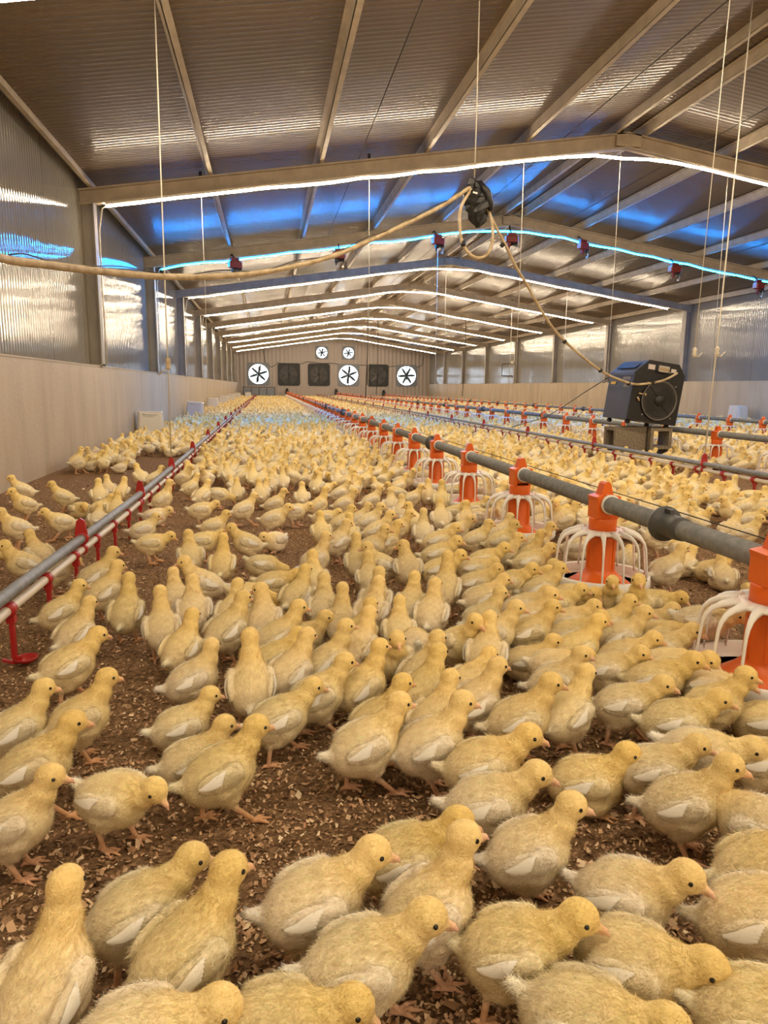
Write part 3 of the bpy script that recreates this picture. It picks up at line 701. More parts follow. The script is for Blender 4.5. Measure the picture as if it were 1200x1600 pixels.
def chick_prims(po, coarse=False):
    B = np.array([0, 0, po['hb']]); R = rotm(0, math.radians(po['pitch'])); P = []
    def bp(x, y, z): return B + R @ np.array([x, y, z])
    def E(c, r, tag, k, rot=R): P.append(('e', np.array(c), np.array(r), rot, tag, k))
    def Cc(a, b, r0, r1, tag, k): P.append(('c', np.array(a), np.array(b), r0, r1, tag, k))
    E(bp(0, 0, 0), (.053, .046, .045), 'body', .0)
    E(bp(.027, 0, -.004), (.036, .040, .039), 'body', .014)
    E(bp(-.032, 0, .000), (.036, .039, .037), 'belly', .014)
    E(bp(-.004, 0, -.016), (.045, .040, .034), 'belly', .014)
    Cc(bp(-.058, 0, .014), bp(-.078, 0, .028), .0125, .0065, 'white', .010)
    hx, hz = po['head']; H = B + np.array([hx, 0, hz]); hy = math.radians(po['hy'])
    H = H + np.array([-.006 * abs(math.sin(hy)), .010 * math.sin(hy), 0])
    nb = bp(.034, 0, .012); mid = (nb + H) / 2 + np.array([.004, 0, -.004])
    Cc(nb, mid, .029, .0215, 'nape', .016)
    Cc(mid, H, .0215, .0165, 'nape', .010)
    HR = rotm(hy, math.radians(po['hp']))
    E(H + HR @ np.array([.002, 0, .002]), (.0238, .0198, .0206), 'head', .010, HR)
    E(H + HR @ np.array([.010, 0, -.005]), (.0152, .0138, .0126), 'head', .006, HR)
    b0 = H + HR @ np.array([.0175, 0, -.0030]); b1 = H + HR @ np.array([.0345, 0, -.0082]); b2 = H + HR @ np.array([.0410, 0, -.0135])
    Cc(b0, b1, .0078, .0038, 'beak', .0035); Cc(b1, b2, .0038, .0015, 'beak', .002)
    Cc(H + HR @ np.array([.0170, 0, -.0090]), H + HR @ np.array([.0325, 0, -.0132]), .0052, .0019, 'beak', .002)
    for s in (1, -1):
        wr = R @ rotm(s * .10, math.radians(-8))
        E(bp(-.002, s * .0445, .013), (.041, .0095, .0200), 'wing', .0015, wr)
        E(bp(.022, s * .0410, .013), (.018, .0110, .0170), 'wing', .004, wr)
        if po.get('flap'):
            Cc(bp(.016, s * .038, .020), bp(-.012, s * .090, .060), .012, .010, 'wing', .006); Cc(bp(-.012, s * .090, .060), bp(-.045, s * .105, .080), .010, .004, 'white', .004)
        fx = po['feet'][0 if s > 0 else 1]; foot = np.array([fx, s * .024, .0048])
        if po.get('sit'):
            E(bp(.004, s * .030, -.026), (.030, .020, .020), 'belly', .010)
            ank = foot + np.array([-.010, 0, .004])
            Cc(ank, foot, .0052, .0046, 'leg', .004)
        else:
            hip = bp(-.004, s * .024, -.020)
            hock = np.array([fx * .45 - .014, s * .026, .050])
            Cc(hip, hip * .4 + hock * .6 + np.array([.006, 0, 0]), .0235, .0145, 'belly', .012)
            Cc(hip * .4 + hock * .6 + np.array([.006, 0, 0]), hock, .0130, .0068, 'belly', .008)
            q = 1.5 if coarse else 1
            Cc(hock, foot + np.array([0, 0, .003]), .0052 * q, .0042 * q, 'leg', .004)
        q = 1.6 if coarse else 1
        for a, L in ((0, .033), (.52, .028), (-.52, .028), (math.pi + .2 * s, .014)):
            d = np.array([math.cos(a), math.sin(a), 0]); kn = foot + d * L * .5 + np.array([0, 0, .0012])
            Cc(foot, kn, .0036 * q, .0031 * q, 'leg', .002); Cc(kn, foot + d * L + np.array([0, 0, -.0028]), .0031 * q, .0018 * q, 'leg', .002)
    return P, H, HR

def sdf(P, X, want=False):
    D = None; ds = []
    for p in P:
        if p[0] == 'e':
            q = (X - p[1]) @ p[3]
            k0 = np.sqrt(((q / p[2]) ** 2).sum(1)) + 1e-9; k1 = np.sqrt(((q / p[2] ** 2) ** 2).sum(1)) + 1e-9
            d = k0 * (k0 - 1) / k1; k = p[5]; tag = p[4]
        else:
            ab = p[2] - p[1]; t = np.clip(((X - p[1]) @ ab) / max(ab @ ab, 1e-12), 0, 1)
            d = np.sqrt(((X - p[1] - t[:, None] * ab) ** 2).sum(1)) - (p[3] + (p[4] - p[3]) * t); k = p[6]; tag = p[5]
        if want: ds.append((d, tag))
        if D is None: D = d
        elif k <= 0: D = np.minimum(D, d)
        else:
            h = np.clip(.5 + .5 * (D - d) / k, 0, 1); D = D * (1 - h) + d * h - k * h * (1 - h)
    return (D, ds) if want else D

def grad(P, X, e=4e-4):
    G = np.zeros_like(X)
    for a in range(3):
        d = np.zeros(3); d[a] = e; G[:, a] = sdf(P, X + d) - sdf(P, X - d)
    return G / (np.sqrt((G ** 2).sum(1))[:, None] + 1e-12)

def surface_net(P, lo, hi, h):
    n = [int(math.ceil((hi[i] - lo[i]) / h)) + 1 for i in range(3)]
    ax = [lo[i] + h * np.arange(n[i]) for i in range(3)]
    G = np.stack(np.meshgrid(*ax, indexing='ij'), -1).reshape(-1, 3)
    F = sdf(P, G).reshape(n)
    ins = F < 0
    c = np.zeros([m - 1 for m in n], int)
    for dx in (0, 1):
        for dy in (0, 1):
            for dz in (0, 1):
                c += ins[dx:n[0] - 1 + dx, dy:n[1] - 1 + dy, dz:n[2] - 1 + dz]
    act = (c > 0) & (c < 8)
    idx = -np.ones(act.shape, int); cells = np.argwhere(act); idx[act] = np.arange(len(cells))
    V = np.array(lo) + h * (cells + .5)
    for _ in range(5):                                   # pull every cell centre onto the surface
        d = sdf(P, V); V = V - np.clip(d, -h, h)[:, None] * grad(P, V) * .85
    quads = []
    for a in range(3):
        b, cc = (a + 1) % 3, (a + 2) % 3
        s0 = [slice(None)] * 3; s1 = [slice(None)] * 3; s0[a] = slice(0, -1); s1[a] = slice(1, None)
        A, Bn = ins[tuple(s0)], ins[tuple(s1)]
        for flip, M in ((False, A & ~Bn), (True, ~A & Bn)):
            E_ = np.argwhere(M)
            E_ = E_[(E_[:, b] > 0) & (E_[:, cc] > 0) & (E_[:, b] < n[b] - 1) & (E_[:, cc] < n[cc] - 1)]
            o = []
            for (u, v) in ((1, 1), (0, 1), (0, 0), (1, 0)):
                k = E_.copy(); k[:, b] -= u; k[:, cc] -= v; o.append(idx[k[:, 0], k[:, 1], k[:, 2]])
            q = np.stack(o, 1)
            q = q[(q >= 0).all(1)]
            quads.append(q[:, ::-1] if flip else q)
    return V, np.concatenate(quads)

def chick_colour(P, V, rnd):
    D, ds = sdf(P, V, True); W = np.zeros(len(V)); C = np.zeros((len(V), 3))
    for d, tag in ds:
        s = .0022 if tag in ('leg', 'beak') else .006
        w = np.exp(-np.clip(d - D, 0, .1) / s); W += w; C += w[:, None] * np.array(CW[tag])
    C /= W[:, None]
    nz = np.sin(V @ np.array([151., 87, 203]) + 1.3) * np.sin(V @ np.array([-93., 171, 111])) * .05
    for f_, ph, am in ((310., .4, .05), (560., 2.1, .05)):
        nz += np.sin(V @ (np.array([.7, .5, -.6]) * f_) + ph) * np.sin(V @ (np.array([-.4, .8, .5]) * f_) + 2 * ph) * np.cos(V @ (np.array([.5, -.3, .8]) * f_)) * am
    return np.clip(C * (1 + nz[:, None] * np.array([1, 1.1, 1.5])), 0, 1)

def np_mesh(name, V, F, cols=None, smooth=True, mats=(), midx=None, normals=None):
    me = bpy.data.meshes.new(name); V = np.asarray(V, np.float32); k = F.shape[1]
    me.vertices.add(len(V)); me.vertices.foreach_set('co', V.ravel())
    me.loops.add(F.size); me.loops.foreach_set('vertex_index', F.ravel().astype(np.int32))
    me.polygons.add(len(F)); me.polygons.foreach_set('loop_start', np.arange(0, F.size, k, dtype=np.int32))
    try: me.polygons.foreach_set('loop_total', np.full(len(F), k, np.int32))
    except Exception: pass
    if midx is not None: me.polygons.foreach_set('material_index', np.asarray(midx, np.int32))
    me.polygons.foreach_set('use_smooth', np.full(len(F), smooth, bool))
    me.update(calc_edges=True)
    if cols is not None:
        at = me.color_attributes.new('plumage', 'FLOAT_COLOR', 'POINT')
        at.data.foreach_set('color', np.concatenate([cols, np.ones((len(cols), 1))], 1).astype(np.float32).ravel())
    for m in mats: me.materials.append(m)
    if normals is not None:
        me.normals_split_custom_set_from_vertices(np.asarray(normals, np.float32).tolist())
    return me

def ico(c, r):
    t = (1 + 5 ** .5) / 2
    v = np.array([(-1, t, 0), (1, t, 0), (-1, -t, 0), (1, -t, 0), (0, -1, t), (0, 1, t), (0, -1, -t), (0, 1, -t), (t, 0, -1), (t, 0, 1), (-t, 0, -1), (-t, 0, 1)], float)
    f = np.array([(0, 11, 5), (0, 5, 1), (0, 1, 7), (0, 7, 10), (0, 10, 11), (1, 5, 9), (5, 11, 4), (11, 10, 2), (10, 7, 6), (7, 1, 8), (3, 9, 4), (3, 4, 2), (3, 2, 6), (3, 6, 8), (3, 8, 9), (4, 9, 5), (2, 4, 11), (6, 2, 10), (8, 6, 7), (9, 8, 1)])
    v /= np.linalg.norm(v, axis=1)[:, None]
    vv = list(map(tuple, v)); ff = []; cache = {}
    def midp(a, b):
        k = (min(a, b), max(a, b))
        if k not in cache:
            m = np.array(vv[a]) + np.array(vv[b]); m /= np.linalg.norm(m); vv.append(tuple(m)); cache[k] = len(vv) - 1
        return cache[k]
    for a, b, cc in f:
        x, y, z = midp(a, b), midp(b, cc), midp(cc, a); ff += [(a, x, z), (b, y, x), (cc, z, y), (x, y, z)]
    return np.array(vv) * r + np.array(c), np.array(ff)

def chick_meshes(pname, h, n_down, w_down, seed):
    """body (skin, legs, beak, eyes as one mesh), its down, and the two white wing feather fans"""
    po = POSES[pname]; P, H, HR = chick_prims(po, coarse=h > .004); rs = np.random.RandomState(seed)
    V, Q = surface_net(P, (-.105, -.075 - .05 * po.get('flap', 0), -.004), (.165, .075 + .05 * po.get('flap', 0), .235), h)
    C = chick_colour(P, V, rs)
    # face: faint pink around the eye
    T = np.concatenate([Q[:, [0, 1, 2]], Q[:, [0, 2, 3]]]); mi = np.zeros(len(T), int)
    Vs, Ts, Cs, Ms = [V], [T], [C], [mi]; off = len(V)
    if h < .02:
        for s in (1, -1):
            e0 = H + HR @ np.array([.0098, s * .0185, .0038])
            for _ in range(4):
                e0 = e0 - sdf(P, e0[None])[0] * grad(P, e0[None])[0]
            v, f = ico(e0 - grad(P, e0[None])[0] * .0006, .0034 if h < .004 else .0040)
            Vs.append(v); Ts.append(f + off); off += len(v); Cs.append(np.zeros((len(v), 3)) + .012); Ms.append(np.ones(len(f), int))
    body = np_mesh('chick_body', np.concatenate(Vs), np.concatenate(Ts), np.concatenate(Cs), True, (M['plumage'], M['eye']), np.concatenate(Ms))
    # down: short fine filaments lying back along the body
    A, Bv, Cv = V[T[:, 0]], V[T[:, 1]], V[T[:, 2]]
    ar = np.linalg.norm(np.cross(Bv - A, Cv - A), axis=1); ar /= ar.sum()
    pick = rs.choice(len(T), n_down, p=ar); u = rs.rand(n_down, 2); fl = u.sum(1) > 1; u[fl] = 1 - u[fl]
    X = A[pick] + u[:, :1] * (Bv - A)[pick] + u[:, 1:] * (Cv - A)[pick]
    D, ds = sdf(P, X, True)
    skin = np.min([d for d, t in ds if t in ('leg', 'beak')], axis=0) < .0018
    X = X[~skin]; N = grad(P, X); n = len(X)
    hd = np.linalg.norm(X - H, axis=1) < .030
    c = chick_colour(P, X, rs) * (1 + (rs.rand(n, 1) - .42) * .42)
    back = np.array([-1., 0, -.25]); tang = back - (N @ back)[:, None] * N
    tang += rs.randn(n, 3) * .50; tang -= (tang * N).sum(1)[:, None] * N; tang /= np.linalg.norm(tang, axis=1)[:, None] + 1e-9
    L = np.where(hd, .0044, .0098) * (.6 + .7 * rs.rand(n))
    dirv = N * (.22 + .42 * rs.rand(n, 1) ** 2) + tang; dirv /= np.linalg.norm(dirv, axis=1)[:, None]
    side = np.cross(dirv, N); side /= np.linalg.norm(side, axis=1)[:, None] + 1e-9
    base = X - N * .0004; w = w_down * (.7 + .6 * rs.rand(n, 1))
    DV = np.stack([base - side * w, base + side * w, base + dirv * L[:, None]], 1).reshape(-1, 3)
    tri = np.cross(DV[1::3] - DV[0::3], DV[2::3] - DV[0::3]); bad = (tri * N).sum(1) < 0
    DV = DV.reshape(-1, 3, 3); DV[bad] = DV[bad][:, [1, 0, 2]]; DV = DV.reshape(-1, 3)
    DF = np.arange(3 * n).reshape(-1, 3)
    dn = np.repeat(N, 3, axis=0)
    down = (DV, DF, np.clip(np.repeat(c, 3, axis=0), 0, 1), dn)
    # white primaries folded over the rear of each wing
    B = np.array([0, 0, po['hb']]); R = rotm(0, math.radians(po['pitch'])); fans = []
    for s in (1, -1):
        fv, ff = [], []; o = 0
        for i in range(6):
            root = np.array([.014 - .0034 * i, s * .062, .0350 - .0042 * i]); ln = .050 - .0030 * abs(i - 2)
            d = np.array([-1, 0, -.24 + .10 * i]); d /= np.linalg.norm(d); up = np.array([d[2], 0, -d[0]])
            m = 7
            for j in range(m):
                t = j / (m - 1); wd = .0006 + .0048 * (math.sin(math.pi * min(.97, .08 + t * .86)) ** .8)
                for q in (-1, 0, 1):
                    fv.append(root + d * ln * t + up * wd * q)
            for j in range(m - 1):
                for q in (0, 1):
                    a = o + j * 3 + q; ff.append((a, a + 3, a + 4, a + 1) if s > 0 else (a + 1, a + 4, a + 3, a))
            o += m * 3
        fv = (R @ np.array(fv).T).T + B
        for _ in range(6):
            d = sdf(P, fv); fv = fv - d[:, None] * grad(P, fv) * .8
        g = grad(P, fv); layer = np.repeat(np.arange(6), 21) * .00035
        t = np.tile(np.repeat(np.arange(7) / 6., 3), 6); mid = np.tile(np.array([0, 1., 0]), 42)
        fv = fv + g * (.0014 + layer * .8 + .0012 * t + .0006 * mid)[:, None]
        fans.append((fv, np.array(ff)))
    return body, down, fans, (V, T, C)
# ---------------------------------------------------------------- placing the chicks
# (pixel of the body centre, heading seen in the photo: 0 right, 90 away, 180 left, 270 towards, pose)
U, T_, Lk, Rk, W_, S_, D_, K_, Z_, z_, FL = 'upright', 'tall', 'lookleft', 'lookright', 'walk', 'stride', 'down', 'peck', 'sit', 'rest', 'flap'
SEEN = [
 (23,1140,12,U),(123,1125,15,U),(52,1203,-8,S_),(20,1285,-15,U),(177,1243,-38,D_),(283,1132,12,Z_),(300,1188,15,Z_),(343,1212,12,S_),(436,1122,20,W_),(493,1092,15,S_),
 (565,1075,28,T_),(570,1170,18,S_),(595,1128,30,U),(680,1112,55,U),(742,1098,35,U),(690,1178,20,U),(755,1245,5,W_),(735,1203,8,W_),(775,1112,15,U),(877,1118,55,U),
 (975,1100,5,W_),(1055,1130,12,W_),(1112,1085,10,U),(1192,1128,10,Z_),(1085,1182,0,D_),(938,1225,10,Z_),(1085,1255,10,U),(1022,1212,15,W_),(1196,1190,10,W_),(825,1332,15,U),
 (975,1395,-8,W_),(1180,1345,30,U),(68,1555,48,T_),(228,1450,8,W_),(250,1520,25,U),(235,1572,-8,D_),(490,1415,10,W_),(450,1592,-5,D_),(640,1362,8,W_),(672,1420,22,T_),
 (795,1488,3,W_),(985,1500,-5,D_),(545,1525,4,W_),(893,1578,-6,D_),(1178,1440,15,U),(1185,1590,10,W_),(1150,1290,170,D_),
 (37,768,172,U),(40,790,195,U),(28,827,190,U),(100,778,165,U),(124,796,290,D_),(97,815,182,W_),(155,776,90,U),(170,764,100,U),(190,770,70,U),(157,792,15,Z_),(182,797,80,U),
 (222,747,110,Lk),(238,748,20,U),(246,783,18,T_),(232,806,0,z_),(217,828,12,Z_),(236,848,2,D_),(40,885,185,U),(62,868,120,U),(153,812,80,Z_),(112,893,20,D_),(150,905,18,U),
 (160,930,35,U),(85,957,12,U),(117,992,45,U),(105,1045,25,W_),(197,960,72,T_),(253,985,88,T_),(275,935,95,U),(298,872,95,U),(320,915,178,U),(325,960,90,U),(283,1015,58,U),
 (353,990,40,U),(300,1062,8,Lk),(347,884,80,T_),(317,845,0,D_),(333,822,10,Z_),(387,850,180,S_),(380,797,22,S_),(313,797,10,D_),(340,773,0,K_),(297,762,35,U),(370,770,90,U),
 (394,1078,88,T_),(340,960,70,U),(387,930,10,K_),(416,975,82,Lk),(427,908,0,D_),(432,1002,20,U),(435,1034,30,W_),(455,1046,45,U),(463,934,60,U),(490,910,92,U),(507,956,90,U),
 (539,976,82,T_),(511,1034,15,T_),(555,1010,60,U),(580,956,70,U),(587,994,58,U),(479,996,0,Z_),(577,905,95,U),
 (602,886,190,U),(635,892,98,Lk),(682,893,6,W_),(590,950,80,U),(630,948,80,U),(695,925,80,T_),(673,965,80,U),(602,994,88,U),(656,1002,95,K_),(712,1006,-48,U),(623,1040,-78,U),
 (650,1060,50,U),(749,912,5,W_),(738,888,8,D_),(760,877,-5,W_),(753,938,32,W_),(753,966,30,U),(788,998,10,U),(753,1026,84,U),(676,1087,58,U),(733,1090,50,W_),(825,1033,8,Z_),(823,948,8,W_),(803,917,0,W_),
 (829,914,5,Z_),(797,872,15,U),
 (410,770,60,U),(428,787,8,U),(424,757,90,U),(442,753,92,T_),(455,741,20,Z_),(472,778,90,U),(497,790,25,T_),(530,771,12,U),(537,788,8,U),(427,811,0,W_),(460,798,5,D_),(430,843,228,z_),(492,877,22,T_),
 (505,808,12,D_),(532,817,18,U),(502,832,95,U),(545,835,88,U),(410,880,3,K_),(315,777,50,U),(407,773,95,U),(495,760,70,U),(477,750,85,Z_),(552,765,30,U),(527,750,90,U),
 (553,764,90,U),(568,751,30,U),(591,762,120,Z_),(579,783,20,U),(611,793,85,Lk),(627,803,90,U),(575,818,8,U),(588,833,8,U),(620,827,12,U),(646,816,110,Lk),(643,779,15,U),(676,777,92,U),(694,783,88,T_),
 (581,856,2,U),(661,833,88,T_),(690,814,95,U),(705,801,8,W_),(729,814,92,U),(711,830,5,Z_),(744,844,10,U),(683,868,5,W_),(683,848,8,W_),(778,848,8,U),(785,832,40,U),(748,809,5,D_),(790,814,90,U),(739,795,0,Z_),(622,760,25,U),
 (661,756,10,Z_),(622,771,180,Z_),(558,812,15,U),(525,850,40,U),(560,880,92,T_),(600,850,30,U),
 (837,850,10,U),(812,872,30,T_),(837,884,8,W_),(853,903,0,Z_),(835,922,8,U),(862,945,5,W_),(908,935,-30,D_),(933,938,-82,U),(838,976,8,U),(812,993,10,U),(893,973,8,W_),(980,950,-85,T_),
 (1020,940,-8,D_),(950,978,20,U),(1000,980,8,W_),(902,1000,5,W_),(987,1018,8,W_),(1060,1008,5,D_),(850,1032,12,D_),(862,1055,10,U),(977,1042,2,W_),(1015,1052,4,W_),(1088,1022,10,W_),(1120,1045,0,D_),
 (1040,893,42,U),(1070,882,60,Z_),(1064,858,8,Z_),(1128,900,100,Z_),(1110,890,20,Z_),(997,1000,12,U),(940,1015,30,U),(1165,1040,5,D_),
 (900,801,0,z_),(994,785,8,W_),(1023,790,6,Z_),(1054,793,10,U),(1089,811,-20,Z_),(1111,778,20,U),(1133,792,8,U),(1165,814,12,W_),(1140,828,60,U),(1162,836,12,U),(1029,842,20,K_),(1159,795,10,U),(1080,779,10,U),(1035,801,-10,D_),
 (1010,777,25,U),(981,785,5,Z_),(872,790,0,Z_),(870,770,20,U),(925,775,8,D_),(950,770,90,U),(880,815,25,U),
 (660,725,100,FL),(960,722,60,FL),
]
IN_PAN = [(902,864,5,Z_),(978,880,85,z_),(1095,985,0,D_),(1180,980,120,U)]
rng = np.random.RandomState(21)
chicks = []                                                    # x, y, heading, pose, scale, z, tint
def world_heading(x, y, a): return math.atan2(y, x) - math.pi / 2 + math.radians(a)
for lst, hz, zz in ((SEEN, .086, 0), (IN_PAN, .100, .035)):
    for px, py, a, pose in lst:
        p = at(px, py, 2, hz if pose not in (Z_, z_) else hz - .034)
        chicks.append([p[0], p[1], world_heading(p[0], p[1], a), pose, rng.uniform(.86, .97), zz, a])
# keep neighbours from sinking into each other
P = np.array([[c[0], c[1]] for c in chicks]); fixed = len(SEEN)
for it in range(60):
    d = P[:, None] - P[None]; r = np.sqrt((d ** 2).sum(-1)) + 1e-9; lim = .108
    near = (r < lim) & (r > 1e-6); push = (d / r[..., None] * ((lim - r) * .5)[..., None] * near[..., None]).sum(1)
    push[fixed:] = 0
    P += push * .5
    for q in PANS:
        if q[1] < 8:
            v = P[:fixed] - np.array(q); rr = np.sqrt((v ** 2).sum(1)); ins = rr < .235
            P[:fixed][ins] += (v / rr[:, None] * (.235 - rr)[:, None])[ins] * .5
    for dx in (D1X,):
        m_ = (abs(P[:, 0] - dx) < .075) & (P[:, 1] > 1.2); P[m_, 0] = dx + np.sign(P[m_, 0] - dx + 1e-6) * np.maximum(abs(P[m_, 0] - dx), .075)
for c, p in zip(chicks, P): c[0], c[1] = p
# the rest of the flock by dart throwing, denser right of the feeders
cell = .10; grid = {}
def put(x, y): grid.setdefault((int(x / cell), int(y / cell)), []).append((x, y))
def free(x, y, r):
    k = int(r / cell) + 1; i, j = int(x / cell), int(y / cell)
    for a in range(i - k, i + k + 1):
        for b in range(j - k, j + k + 1):
            for q in grid.get((a, b), ()):
                if (q[0] - x) ** 2 + (q[1] - y) ** 2 < r * r: return False
    return True
for c in chicks: put(c[0], c[1])
pan_near = {}
for q in PANS: pan_near.setdefault(int(q[1]), []).append(q)
def visible(c):
    u, v, d = to_px((c[0], c[1], .08)); m_ = 85 / max(d, .3)
    return d > .2 and -m_ < u < 1200 + m_ and v < 1600 + 90 / d + 20
def allowed(x, y):
    out = not visible((x, y)) and (x < -1.0 or x > .9)
    if y < 2.6 and not out: return False
    if x < XL + .13 or x > XR - .18: return False
    if not out and x < D1X and (y < 6.0 or (y < 7.4 and x > -1.1 - .15 * (y - 6))): return False
    if not out and D1X <= x < F1X and y < 4.7 + max(0, .35 * (.2 - x)): return False
    if not out and F1X <= x < D2X and y < 2.7 + .5 * (x - F1X): return False
    if not out and F1X <= x < 1.75 and y < 3.0: return False
    if not out and x >= D2X and y < 4.9: return False
    if 3.05 < x < 3.95 and 4.6 < y < 5.75: return False
    if 3.22 < x < 4.0 and 6.3 < y < 6.85: return False
    if abs(x - D1X) < .06 or abs(x - D2X) < .05: return False
    for k in (int(y) - 1, int(y), int(y) + 1):
        for q in pan_near.get(k, ()):
            if (q[0] - x) ** 2 + (q[1] - y) ** 2 < .235 ** 2: return False
    for tx, ty, ts in TUBS + [(9.62, 13.5, 1)]:
        if abs(x - tx) < .28 and abs(y - ty) < .24: return False
    return True
def throw(xa, xb, ya, yb, r, tries):
    for _ in range(tries):
        x, y = rng.uniform(xa, xb), rng.uniform(ya, yb)
        if allowed(x, y) and free(x, y, r):
            a = rng.choice([rng.uniform(-30, 40), rng.uniform(40, 130), rng.uniform(130, 240), rng.uniform(240, 330)], p=[.46, .28, .16, .10])
            pose = rng.choice([U, T_, Lk, Rk, W_, S_, D_, K_, Z_, z_], p=[.22, .07, .08, .08, .12, .07, .09, .06, .13, .08])
            chicks.append([x, y, world_heading(x, y, a), pose, rng.uniform(.85, .97), 0, a]); put(x, y)
throw(XL, 6.5, .5, 2.6, .130, 6000); throw(XL, XR, 2.6, 8, .112, 30000); throw(XL, XR, 8, 14, .122, 30000); throw(XL, XR, 14, 24, .145, 38000); throw(XL, XR, 24, 43.6, .185, 44000)
inside = [c for c in chicks if visible(c)]; beside = [c for c in chicks if not visible(c) and to_px((c[0], c[1], .08))[2] > .1 and math.hypot(c[0], c[1]) > .5]
inside.sort(key=lambda c: (c[0] ** 2 + c[1] ** 2))
chicks = inside + [c for c in beside if math.hypot(c[0], c[1]) < 6.5]
N_IND, N_FULL = 300, 150
tints = []
for _ in range(len(chicks)):                                   # creamier or more golden down, never green
    b_, v_ = rng.uniform(-.18, .08), rng.uniform(.93, 1.05)
    tints.append((min(v_, 1.06), v_ * (1 + .16 * b_ + rng.uniform(-.012, .006)), v_ * (1 + b_), 1.0))

# ---------------------------------------------------------------- chick meshes
HI, MID = {}, {}
for k, nm in enumerate(POSES):
    body, dn, fans, raw = chick_meshes(nm, .0025, 10500, .00055, k)
    me = np_mesh('down', dn[0], dn[1], dn[2], True, (M['down'],), None, dn[3])
    fm = [np_mesh('wing_feathers', fv, ff, None, True, (M['white_feather'],)) for fv, ff in fans]
    HI[nm] = (body, me, fm)
def merged(nm, h, ndown, wdown, seed, feathers=True):
    po = POSES[nm]; body, dn, fans, (V, T, C) = chick_meshes(nm, h, ndown, wdown, seed); bpy.data.meshes.remove(body)
    Pm, H, HR = chick_prims(po, h > .004)
    Vs, Ts, Cs = [V], [T], [C]; off = len(V)
    if h < .010:
        for s in (1, -1):
            e0 = H + HR @ np.array([.0098, s * .0175, .0038]); v, f = ico(e0, .0042); f = f.reshape(-1, 3)
            Vs.append(v); Ts.append(f + off); Cs.append(np.zeros((len(v), 3)) + .015); off += len(v)
    if feathers:
        for fv, ff in fans:
            Vs.append(fv); Ts.append(np.concatenate([ff[:, [0, 1, 2]], ff[:, [0, 2, 3]]]) + off); Cs.append(np.tile(np.array([[.93, .88, .76]]), (len(fv), 1))); off += len(fv)
    nb = sum(len(t) for t in Ts)
    if ndown > 50:
        Vs.append(dn[0]); Ts.append(dn[1] + off); Cs.append(dn[2])
    V, T, C = np.concatenate(Vs), np.concatenate(Ts), np.concatenate(Cs)
    N = grad(Pm, V) if ndown <= 50 else np.concatenate([grad(Pm, V[:off]), dn[3]])
    return V, T, C, N, nb
SOFT = {nm: merged(nm, .0046, 2400, .0010, k) for k, nm in enumerate(POSES)}
for nm, (V, T, C, N, nb) in SOFT.items():
    MID[nm] = np_mesh('chick', V, T, C, True, (M['plumage'], M['down']), np.r_[np.zeros(nb, int), np.ones(len(T) - nb, int)], N)
LOW = {nm: merged(nm, .0095, 160, .0024, k, False) for k, nm in enumerate(POSES)}
SMALL = {nm: merged(nm, .0130, 10, .001, k, False) for k, nm in enumerate(POSES)}
TINY = {nm: merged(nm, .0220, 10, .001, k, False) for k, nm in enumerate(POSES)}
print('verts each', [len(d['upright'][0]) for d in (SOFT, LOW, SMALL, TINY)])

# ---------------------------------------------------------------- labels that single out each chick
FACE = ((0, 'facing right'), (90, 'facing away'), (180, 'facing left'), (270, 'facing camera'))
POSW = {U: 'standing', T_: 'standing tall', Lk: 'looking round', Rk: 'head turned', W_: 'leaning forward', S_: 'striding', D_: 'head lowered', K_: 'pecking', Z_: 'sitting', z_: 'resting', FL: 'flapping wings'}
def describe(c):
    x, y, a = c[0], c[1], c[6] % 360
    f = min(FACE, key=lambda t: min(abs(a - t[0]), 360 - abs(a - t[0])))[1]
    if c[5] > 0: where = 'inside the %s orange feeder grill' % ('nearest' if y < 1.85 else 'second nearest')
    elif x < D1X: where = 'left of drinker line at %s hanger' % (ordinal(1 + min(range(len(HANG1)), key=lambda i: abs(HANG1[i] - y))))
    else:
        lo = 'left' if x < F1X else 'right'
        if y < 1.02: where = 'in front at the bottom picture edge'
        elif y < 1.30: where = 'on litter before all feeders'
        else: where = '%s of feed pipe at %s feeder' % (lo, ordinal(1 + min(range(len(F1Y)), key=lambda i: abs(F1Y[i] - y))))
    return 'chick %s %s' % (POSW[c[3]], f), where
groups = {}
for i, c in enumerate(chicks[:N_IND]): groups.setdefault(describe(c), []).append(i)
label = {}
for (a, w), ids in groups.items():
    ids.sort(key=lambda i: to_px((chicks[i][0], chicks[i][1], .08))[0])
    for k, i in enumerate(ids):
        label[i] = ('pale yellow ' if len(ids) == 1 else ordinal(k + 1) + ' from left yellow ') + a + ' ' + w
for i, c in enumerate(chicks[:N_IND]):
    x, y, hd, pose, sc, z, a = c
    if i < N_FULL or pose == FL:
        body, dn, fm = HI[pose]; o = link('chick', body)
        kids = [link('down', dn, o)] + [link('wing_feathers', m_, o) for m_ in fm]
    else: o = link('chick', MID[pose]); kids = []
    o.location = (x, y, z - .0005); o.rotation_euler = (0, 0, hd); o.scale = (sc, sc, sc)
    for q in [o] + kids: q.color = tints[i]
    tag(o, label[i], 'chick', 'broiler chicks on the litter')
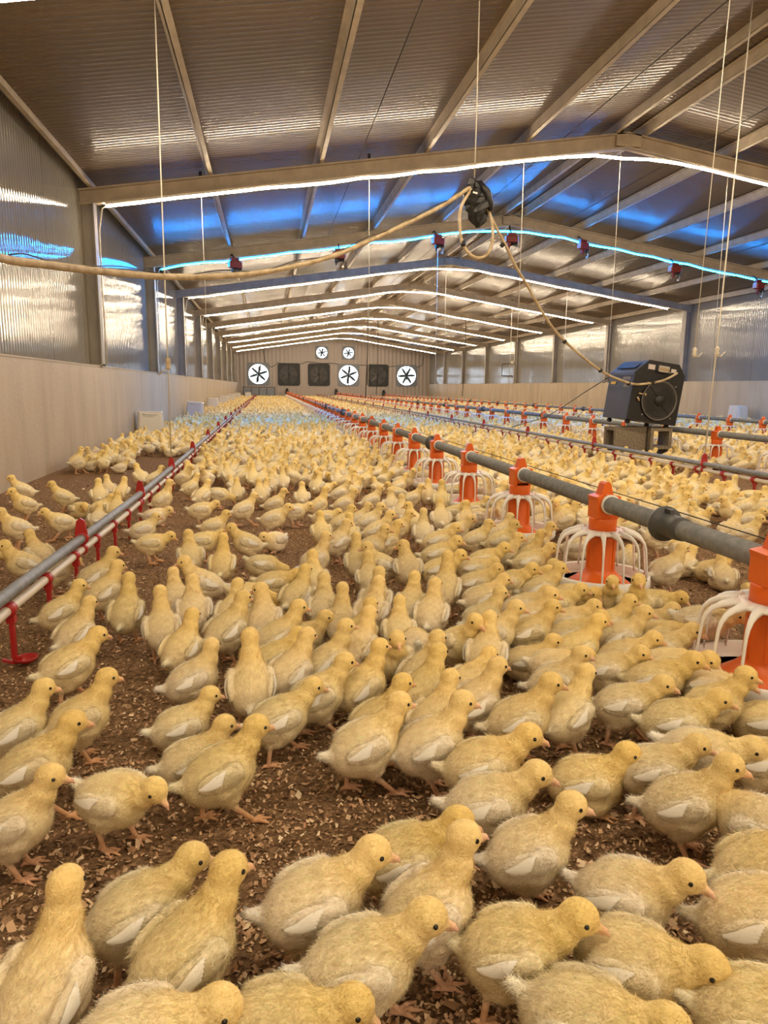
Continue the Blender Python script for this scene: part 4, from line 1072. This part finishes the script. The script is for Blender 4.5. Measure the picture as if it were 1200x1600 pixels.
# beyond the three hundred largest: the far flock as one mesh
Vs, Ts, Cs, off = [], [], [], 0
n_in = len(inside) - N_IND
for i, c in enumerate(chicks[N_IND:]):
    x, y, hd, pose, sc, z, a = c
    V, T, C, N, nb = (TINY if y > 15 else SMALL if y >= 6.8 or (i >= n_in and math.hypot(x, y) > 2.8) else LOW)[pose]
    cz, sz = math.cos(hd), math.sin(hd); R = np.array([[cz, -sz, 0], [sz, cz, 0], [0, 0, 1]])
    Vs.append(((V * sc) @ R.T + np.array([x, y, z])).astype(np.float32)); Ts.append((T + off).astype(np.int32)); Cs.append(np.clip(C * np.array(tints[N_IND + i][:3]), 0, 1).astype(np.float32)); off += len(V)
Vs, Ts, Cs = np.concatenate(Vs), np.concatenate(Ts), np.concatenate(Cs)
fl = link('chick_flock', np_mesh('chick_flock', Vs, Ts, Cs, True, (M['plumage'],)))
del Vs, Ts, Cs
tag(fl, 'crowd of hundreds of distant yellow chicks covering the litter to the end wall', 'chick flock', None, 'stuff')
print('chicks', len(chicks), 'flock verts', off)

# ---------------------------------------------------------------- loose wood shavings on the litter
n = 120000
y = .45 + 5.2 * rng.rand(n) ** 1.9; x = rng.uniform(-1, 1, n) * (.72 * y + .35) + .22 * y
k = (x > XL + .01) & (x < 4.2); x, y = x[k], y[k]; n = len(x)
L = rng.uniform(.0016, .0048, n) * (1 + 1.2 * (rng.rand(n) < .05)); Wd = L * rng.uniform(.35, .9, n)
th = rng.uniform(0, 2 * math.pi, n); t1 = rng.uniform(-.7, .7, n); t2 = rng.uniform(-.7, .7, n)
ux = np.stack([np.cos(th), np.sin(th), t1], 1); vx = np.stack([-np.sin(th), np.cos(th), t2], 1)
c0 = np.stack([x, y, rng.uniform(.0010, .005, n)], 1); j = lambda: rng.uniform(.5, 1.1, n)[:, None]
q = np.stack([c0 - ux * L[:, None] * j() - vx * Wd[:, None] * j(), c0 + ux * L[:, None] * j() - vx * Wd[:, None] * j(), c0 + ux * L[:, None] * j() + vx * Wd[:, None] * j(), c0 - ux * L[:, None] * j() + vx * Wd[:, None] * j()], 1).reshape(-1, 3)
pal = np.array([(.17, .096, .052), (.40, .245, .138), (.60, .395, .235), (.76, .55, .35), (.92, .74, .52), (.50, .285, .165)])
cc = pal[rng.choice(6, n, p=[.20, .27, .24, .15, .05, .09])] * rng.uniform(.8, 1.2, (n, 1))
sh = link('wood_shavings', np_mesh('wood_shavings', q, np.arange(4 * n).reshape(-1, 4), np.repeat(cc, 4, axis=0), False, (M['shaving'],)))
tag(sh, 'loose brown wood shavings scattered over the floor', 'shavings', None, 'stuff')
